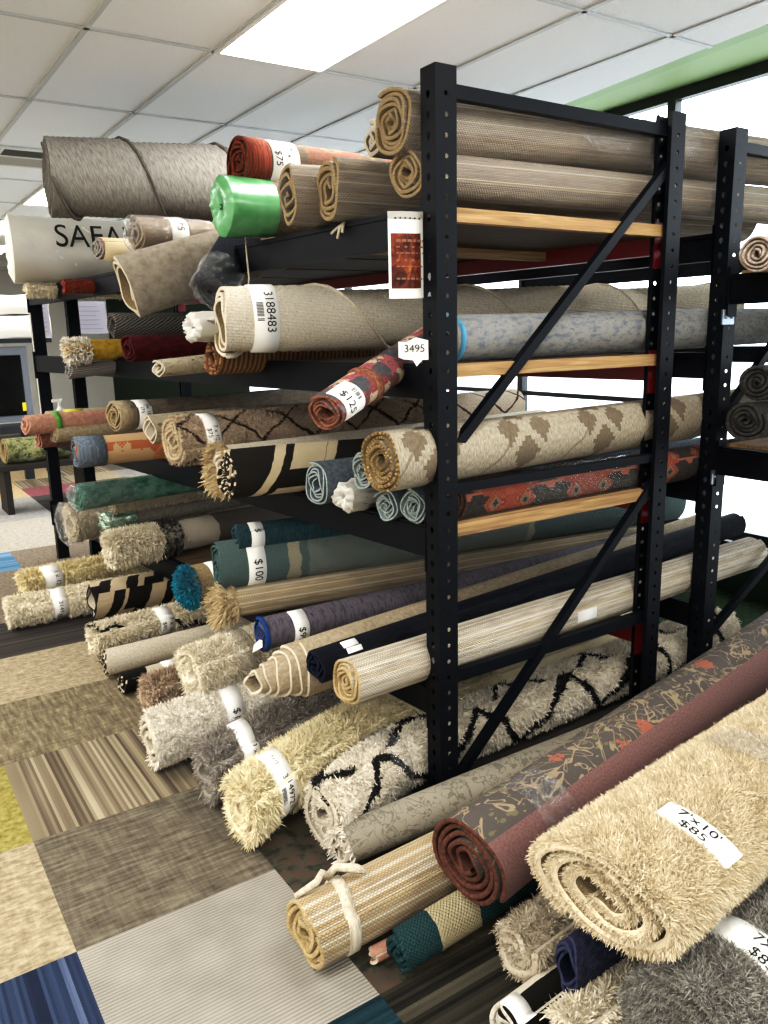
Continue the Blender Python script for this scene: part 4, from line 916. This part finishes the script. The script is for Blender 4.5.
# ------------------------------------------------------------------ the room
def struct(name, mb, mats): 
    o = mb.build(name, mats); o['kind'] = 'structure'; return o
CT = {}
def carpet(name, fn):
    b = NB('carpet_'+name); p = b.pos(); fn(b, p[0], p[1]); CT[name] = b.m
def cp(b, n, cols, lo=.3, hi=.7, bump=None): b.out(b.even(n, [hexc(c) for c in cols], lo, hi), bump if bump is not None else n, .003, Roughness=.95)
def dashes(cols, sx, sy, d=3):
    def fn(b, x, y):
        n = b.noise(b.vec(b.math('MULTIPLY', x, sx), b.math('MULTIPLY', y, sy)), 1, d, .6)
        n2 = b.noise(b.vec(b.math('MULTIPLY', x, sy), b.math('MULTIPLY', y, sx), 4.0), 1, 2)
        f = b.noise(b.vec(x, y), 350, 1)
        cp(b, b.math('ADD', b.math('ADD', b.math('MULTIPLY', n, .6), b.math('MULTIPLY', n2, .25)), b.math('MULTIPLY', f, .15)), cols, .38, .62, f)
    return fn
def lines(cols, axis, per, wob=.0):
    def fn(b, x, y):
        c = x if axis == 'x' else y; o = y if axis == 'x' else x
        k = b.math('FLOOR', b.math('DIVIDE', c, per)); w = b.wnoise(b.vec(k, 5.3)); n = b.noise(b.vec(b.math('MULTIPLY', c, 9), b.math('MULTIPLY', o, .8)), 1, 2)
        f = b.noise(b.vec(x, y), 320, 1)
        cp(b, b.math('ADD', b.math('ADD', b.math('MULTIPLY', w, .4), b.math('MULTIPLY', n, .45)), b.math('MULTIPLY', f, .15)), cols, .3, .75, f)
    return fn
def cord(cols, axis='x'):
    def fn(b, x, y):
        c = x if axis == 'x' else y
        s_ = b.math('MULTIPLY_ADD', b.math('SINE', b.math('MULTIPLY', c, 2*math.pi/.0115)), .5, .5)
        n = b.noise(b.vec(x, y), 6, 2); f = b.noise(b.vec(x, y), 300, 1)
        cp(b, b.math('ADD', b.math('ADD', b.math('MULTIPLY', s_, .3), b.math('MULTIPLY', n, .4)), b.math('MULTIPLY', f, .3)), cols, .3, .7, s_)
    return fn
carpet('dash', dashes(['5d5544', '6b614f', '7a705b', '948970'], 60, 9)); carpet('line', dashes(['4d473d', '5f584c', '6b6457', '7a7364'], 9, 70))
carpet('stripe', lines(['544a3e', '6a5f50', '7b705e', '8f836d', 'a79c86'], 'x', .011)); carpet('cord', cord(['7b766d', '918c82', 'a39e93'], 'y'))
carpet('tan', dashes(['7f725c', '91846c', 'a1947b', 'b1a58e'], 20, 60)); carpet('navy', lines(['1a2236', '263148', '35425a', '59637a'], 'x', .009))
carpet('yellow', dashes(['6b6336', '8a8148', '9c9160'], 40, 40)); carpet('dkstripe', lines(['15140f', '2a2720', '3a372e', '595446'], 'y', .012))
carpet('mottle', dashes(['2a2922', '38372d', '4a483a', '56403a', '4b4a3a'], 18, 22)); carpet('teal', lines(['0f242b', '1a3841', '284a53'], 'y', .01))
carpet('dark', lines(['2c2925', '3d3934', '4b4640'], 'y', .02)); carpet('offwhite', dashes(['8a8377', '9e9689', 'aea699'], 25, 50)); carpet('ltgrey', dashes(['77746f', '8d8a85', '9f9c96'], 20, 50))
carpet('sand', dashes(['94805f', 'ac9673', 'bda886'], 30, 30)); carpet('red', dashes(['67393b', '7b4a4d', '8a5a5c'], 20, 50)); carpet('blue', lines(['34566f', '4a6d88', '6b8aa3'], 'y', .02)); carpet('green', dashes(['1d2a1c', '26361f', '344a2c'], 30, 30)); carpet('taupe', dashes(['5f5446', '74685a', '877b6c'], 40, 40))
kinds = list(CT); ki = {k: i for i, k in enumerate(kinds)}
SPOT = {(0,0):'line',(0,1):'stripe',(0,2):'dash',(0,3):'tan',(0,4):'dark',(0,5):'taupe',(1,4):'dark',(1,3):'dash',(1,2):'dash',(1,1):'line',(1,5):'taupe',(-1,-1):'navy',(-1,0):'tan',(-1,1):'yellow',(-1,2):'dash',(-1,3):'tan',(-1,4):'dark',(0,-1):'cord',(1,-1):'mottle',(1,0):'mottle',
        (0,-2):'teal',(1,-2):'dkstripe',(-1,-2):'cord',(2,-1):'dkstripe',(2,-2):'dkstripe',(0,7):'blue',(0,6):'taupe',(1,6):'taupe',(1,7):'taupe',(1,8):'offwhite',(1,9):'offwhite',(0,8):'offwhite',(0,9):'offwhite',(1,10):'ltgrey',(0,10):'ltgrey',(1,11):'ltgrey',(0,11):'ltgrey',(2,9):'offwhite',(2,10):'dark',(2,11):'dark',(2,12):'red',(1,12):'sand',(1,13):'sand',(2,13):'stripe',(0,12):'sand',(0,13):'dark',(1,14):'dark',
        (2,14):'sand',(2,15):'sand',(2,16):'ltgrey',(1,15):'sand',(1,16):'ltgrey',(2,17):'dark',(1,17):'dark',(2,18):'taupe',(2,8):'offwhite',(5,1):'green',(6,1):'green',(6,0):'green',(7,0):'green',(7,1):'green',(5,0):'green',(4,0):'dark',(4,1):'dark',(3,0):'dark',(3,1):'dark',(6,2):'green',(7,2):'green',(5,2):'green'}
pr = random.Random(4); m = MB(); TS = .61
for i in range(-9, 8):
    for j in range(-8, 24):
        x = -1.253+i*TS; y = .035+j*TS; k = SPOT.get((i, j)) or pr.choice(['dash', 'line', 'stripe', 'cord', 'tan', 'dark', 'taupe', 'ltgrey'])
        x1 = min(x+TS, 3.0)
        m.add([(x, y, 0), (x1, y, 0), (x1, y+TS, 0), (x, y+TS, 0)], [(0, 1, 2, 3)], mi=ki[k])
struct('floor', m, [CT[k] for k in kinds])
X0, X1, Y0, Y1, CZ = -6.7, 2.95, -4.8, 14.6, 2.978
b = NB('ceiling_tile'); p = b.pos(); n = b.noise(b.vec(p[0], p[1]), 160, 2); n2 = b.voro(b.vec(p[0], p[1]), 110)
b.out(b.mix(b.math('MULTIPLY', b.lt(n2, .16), b.lt(.5, n)), b.mix(n, hexc('e6e8e8'), hexc('f3f4f4')), hexc('c4c5c4')), n, .002, Roughness=.95); CEIL = b.m
m = MB(); xe = lambda y: 2.05+.107*y
m.add([(X0, Y0, CZ), (xe(Y0), Y0, CZ), (xe(5), 5, CZ), (X1, 8, CZ), (X1, Y1, CZ), (X0, Y1, CZ)], [(0, 1, 2, 3, 4, 5)]); struct('ceiling', m, CEIL)
# suspended grid
GX, GY = [.08+.58*k for k in range(-12, 4)], [1.805+1.22*k for k in range(-6, 11)]
m = MB()
for g in GX: 
    ye = max(Y0, (g-2.05)/.107); m.box((g-.012, max(Y0, ye), CZ-.008), (g+.012, Y1, CZ-.001))
for g in GY: m.box((X0, g-.012, CZ-.008), (min(xe(g), X1), g+.012, CZ-.0012))
struct('trim_1', m, plain('grid_white', 'c9cccd', .5))
GREEN = plain('green_paint', '7f9a63', .6); GREEN2 = plain('green_paint_pale', '93ab79', .6)
m = MB(); ya, yb = Y0, 8.0
def strip(x0, z0, x1, z1, mi):
    m.add([(xe(ya)+x0 if x0 < .5 else X1, ya, z0), (xe(yb)+x0 if x0 < .5 else X1, yb, z0), (xe(yb)+x1 if x1 < .5 else X1, yb, z1), (xe(ya)+x1 if x1 < .5 else X1, ya, z1)], [(0, 1, 2, 3)], mi=mi)
strip(0, CZ, .0, CZ+.03, 0); strip(0, CZ+.03, .22, CZ+.05, 0); strip(.22, CZ+.05, .24, CZ+.085, 0); strip(.24, CZ+.085, 1, CZ+.16, 1)
struct('trim_2', m, [GREEN, GREEN2])
WALL = plain('wall_paint', 'd9d8d2', .85); DKG = plain('dark_green_wall', '1d2b20', .8); FRAME = plain('window_frame_black', '14181d', .45, spec=.5)
m = MB(); m.add([(X1, Y0, 0), (X1, 8, 0), (X1, 8, .35), (X1, Y0, .35)], [(0, 1, 2, 3)]); m.add([(X1, 8, 0), (X1, Y1, 0), (X1, Y1, CZ), (X1, 8, CZ)], [(0, 1, 2, 3)]); struct('wall_right', m, [DKG])
m = MB(); m.add([(X0, Y1, 0), (X1, Y1, 0), (X1, Y1, CZ), (X0, Y1, CZ)], [(0, 1, 2, 3)]); struct('wall_back', m, WALL)
m = MB(); m.add([(X0, Y0, 0), (X0, Y1, 0), (X0, Y1, CZ), (X0, Y0, CZ)], [(0, 1, 2, 3)]); struct('wall_left', m, WALL)
m = MB(); m.add([(X0, Y0, 0), (X1, Y0, 0), (X1, Y0, CZ+.2), (X0, Y0, CZ+.2)], [(0, 1, 2, 3)]); struct('wall_front', m, WALL)
ys = [1.42+1.32*k for k in range(-4, 6)]; GLASS = wrapmat('window_glass', 'ffffff', .97, .02)
for i in range(len(ys)-1):
    w = empty(f'window_{i+1}', (X1, ys[i], 0)); w['kind'] = 'structure'
    m = MB(); L = 1.32
    m.box((-.03, -.03, .35), (.03, .03, 3.14)); m.box((-.03, .03, .35), (.03, L-.03, .42)); m.box((-.03, .03, 3.03), (.03, L-.03, 3.14)); m.box((-.02, .03, 1.165), (.02, L-.03, 1.2))
    m.build('window_frame', FRAME, w)
    m = MB(); m.add([(0, .03, .42), (0, L-.03, .42), (0, L-.03, 3.03), (0, .03, 3.03)], [(0, 1, 2, 3)]); m.build('window_pane', GLASS, w)
m = MB(); m.add([(X1, -40, -.05), (60, -40, -.05), (60, 60, -.05), (X1, 60, -.05)], [(0, 1, 2, 3)]); struct('ground', m, plain('pale_concrete', 'b9bab8', .9))

# ceiling lights, one panel per grid cell
def emis(name, c, s):
    mt = bpy.data.materials.new(name); mt.use_nodes = True; t = mt.node_tree; t.nodes.clear(); e = t.nodes.new('ShaderNodeEmission'); o = t.nodes.new('ShaderNodeOutputMaterial')
    e.inputs[0].default_value = (*c, 1); e.inputs[1].default_value = s; t.links.new(e.outputs[0], o.inputs[0]); return mt
LIGHT = emis('light_diffuser', (1, .975, .94), LIGHT_W); FR = plain('light_frame', 'e4e4e0', .5)
me_l = None
for gx in (-10, -7, -3.5, 0):
    for gy in (-4, -2, 0, 2, 4, 6, 8):
        k = int(gx) if gx == int(gx) else int(gx-.5)
        x = .08+.58*k; y = 1.805+1.22*gy/1 - 1.22
        if gy in (2,) and gx == 0: continue
        if y+1.22 > Y1 or y < Y0: continue
        fl = empty('ceiling_light', (x+.29, y+.61, CZ-.004))
        lab = 'recessed white ceiling light panel in the tiled ceiling'
        if gx == 0 and gy == 0: lab = 'large bright ceiling light panel straight above the end of the near rack'
        elif gx == 0 and gy == 4: lab = 'small distant ceiling light panel behind the long grey roll'
        tag(fl, lab, 'light', 'ceiling light panels')
        m = MB(); m.add([(-.275, -.595, -.006), (.275, -.595, -.006), (.275, .595, -.006), (-.275, .595, -.006)], [(0, 3, 2, 1)]); m.build('diffuser', LIGHT, fl)
        m = MB()
        for a, b_ in (((-.29, -.61, -.012), (-.27, .61, .0)), ((.27, -.61, -.012), (.29, .61, .0)), ((-.27, -.61, -.012), (.27, -.59, .0)), ((-.27, .59, -.012), (.27, .61, .0))): m.box(a, b_)
        m.build('light_frame', FR, fl)
vt = empty('ceiling_vent', (-.66, 4.55, CZ-.004)); tag(vt, 'long grey slotted air vent in the ceiling beyond the grey roll', 'vent')
m = MB(); m.box((-.58, -.28, -.01), (.58, -.05, .002)); m.build('backing', plain('vent_dark', '4a4a46', .6), vt)
m = MB(); m.box((-.58, -.03, -.01), (.58, .28, .002)); m.build('grille', plain('vent_pale', 'a9a69e', .6), vt)
m = MB(); m.box((-.6, -.3, -.016), (.6, -.28, .002)); m.box((-.6, .28, -.016), (.6, .3, .002)); m.box((-.6, -.05, -.016), (.6, -.03, .002))
for x in (-.6, -.2, .2, .58): m.box((x, -.28, -.016), (x+.02, .28, .002))
m.build('frame', FR, vt)

# ------------------------------------------------------------------ beyond the rack, far left
tv = empty('television', (-.1, 8.6, 0)); tag(tv, 'black flat screen in a grey frame standing far behind the rack', 'television')
m = MB(); m.box((-1.0, 0, .72), (.42, .08, 1.62)); m.build('frame', plain('grey_frame', '6d7076', .4), tv)
m = MB(); m.box((-.95, -.012, .80), (.34, 0, 1.52)); m.build('screen', plain('screen_black', '030406', .12, spec=.6), tv)
m = MB(); m.box((-.95, -.2, .6), (.4, .3, .68)); m.box((-.9, .0, 0), (-.8, .1, .6)); m.box((.25, .0, 0), (.35, .1, .6)); m.build('stand', plain('stand_dark', '2b2d31', .5), tv)
m = MB(); m.box((.3, -.02, .85), (.34, -.012, .95)); m.build('sticker', plain('yellow_sticker', 'd8c72a', .5), tv)
for i, (z0, z1) in enumerate(((1.72, 1.98), (1.99, 2.22))):
    m = MB(); w = 10; v = []; 
    for a in range(w+1):
        for c in range(5):
            v.append((-1.4+2.0*a/w, 8.5-.05*math.sin(c*math.pi/4)-.02*math.sin(a*2.1+i), z0+(z1-z0)*c/4+.012*math.sin(a*1.7+c)))
    m.add(v, [(a*5+c, (a+1)*5+c, (a+1)*5+c+1, a*5+c+1) for a in range(w) for c in range(4)], smooth=True)
    m.box((-1.38, 8.53, z0+.01), (.58, 9.2, z1-.01))
    tag(m.build('mattress', plain('white_ticking', 'e2ddd2', .8)), ('white quilted mattress lying under another above the screen', 'white quilted mattress, upper of two above the screen')[i], 'mattress', 'stacked white mattresses')
m = MB(); m.box((-1.4, 8.5, 1.66), (.6, 9.2, 1.715)); m.box((-1.4, 9.1, 0), (-1.3, 9.2, 1.66)); m.box((.5, 9.1, 0), (.6, 9.2, 1.66)); tag(m.build('storage_shelf', plain('shelf_dark', '23252b', .5)), 'dark shelf carrying the white mattresses', 'shelf')
POS['b1'] = (-.35, 6.6, .62, 5, 0, .13)
Roll('b1', 'rug_roll', 'mottled olive green rug roll on the far table left of the pink roll', [heather('olive_mottle', ['3a3d24', '5d5f3c', '8c8a63', '24261a'], 14, 14, .35, .65), BURLAP], .62, .012, 4, group='far rugs', depth=.2).done()
m = MB(); m.box((-.45, 6.4, .44), (.45, 6.9, .488)); m.box((-.4, 6.45, 0), (-.34, 6.85, .44)); m.box((.34, 6.45, 0), (.4, 6.85, .44)); tag(m.build('display_table', plain('table_dark', '2a2622', .6)), 'low dark table under the olive green rug roll', 'table')
bt = empty('spray_bottle', (-.27, 4.25, 1.028)); tag(bt, 'white plastic spray bottle standing on the shelf beside the far post', 'bottle')
m = MB(); m.tube([(0, 0, 0), (0, 0, .13), (0, 0, .16), (0, 0, .175)], [.032, .032, .014, .012], 14); m.build('bottle_body', plain('white_plastic', 'dcdcd6', .4), bt)
m = MB(); m.tube([(0, 0, .175), (0, 0, .215)], .013, 10); m.box((-.05, -.012, .2), (.02, .012, .22)); m.build('spray_cap', plain('white_cap', 'e6e6e2', .4), bt)
for nm, lab, x, y, z0, z1, w in (('paper_sign', 'pale printed paper sign taped inside the rack behind the far posts', .16, 4.9, 1.72, 1.98, .3), ('paper_sign', 'narrow white paper sign hanging between the two far posts', -.24, 4.75, 1.7, 2.0, .14)):
    o = empty(nm, (x, y, 0)); tag(o, lab, 'sign')
    m = MB(); m.add([(-w/2, 0, z0), (w/2, 0, z0), (w/2, .01, z1), (-w/2, .01, z1)], [(0, 1, 2, 3)]); m.build('paper', plain('lavender_paper', 'd5d0dc', .6), o)
    m = MB()
    for k in range(6): m.box((-w*.4, -.003, z0+.04+k*.035), (w*.4*rng.uniform(.5, 1), -.002, z0+.044+k*.035))
    m.build('lettering', plain('soft_print', 'a9a3b5', .6), o)

# SAFAV print on the white wrapped roll
rr = SAF.r; v, f = text_mesh('SAFAVIEH', .19); v = np.array(v); m = MB()
a = R(163) - v[:, 1]/rr
m.add(np.stack([.64 + v[:, 0], (rr+.03)*np.cos(a), (rr+.03)*np.sin(a)], -1), f); m.build('lettering', INK, SAF.o)

# ------------------------------------------------------------------ light from outside and camera
w = bpy.data.worlds.new('World'); bpy.context.scene.world = w; w.use_nodes = True
bg = w.node_tree.nodes['Background']; bg.inputs[0].default_value = (.82, .91, 1, 1); bg.inputs[1].default_value = WORLD_W
sc = bpy.context.scene
sc.view_settings.view_transform = 'Standard'; sc.view_settings.exposure = 0
sc.view_settings.use_curve_mapping = True; cm = sc.view_settings.curve_mapping; cv = cm.curves[3]
for x_, y_ in ((.12, .085), (.35, .35), (.7, .74)): cv.points.new(x_, y_)
cm.update()
sc.cycles.max_bounces = 6; sc.cycles.diffuse_bounces = 3; sc.cycles.transparent_max_bounces = 12; sc.cycles.sample_clamp_indirect = 6
cam = bpy.data.cameras.new('camera'); co = bpy.data.objects.new('camera', cam); col.objects.link(co); sc.camera = co
F_PX, PITCH, ROLL, YAW = 801.8, .217519, .0227279, .98743864
fw = Vector((math.cos(YAW)*math.cos(PITCH), math.sin(YAW)*math.cos(PITCH), -math.sin(PITCH)))
rt = Vector((math.sin(YAW), -math.cos(YAW), 0)); dn = fw.cross(rt)
r2 = rt*math.cos(ROLL)+dn*math.sin(ROLL); d2 = -rt*math.sin(ROLL)+dn*math.cos(ROLL)
M = Matrix((r2, -d2, -fw)).transposed().to_4x4(); M.translation = Vector((-1.5737, -2.0571, 1.66)); co.matrix_world = M
cam.sensor_fit = 'VERTICAL'; cam.sensor_height = 24; cam.lens = F_PX*24/1024; cam.clip_start = .02
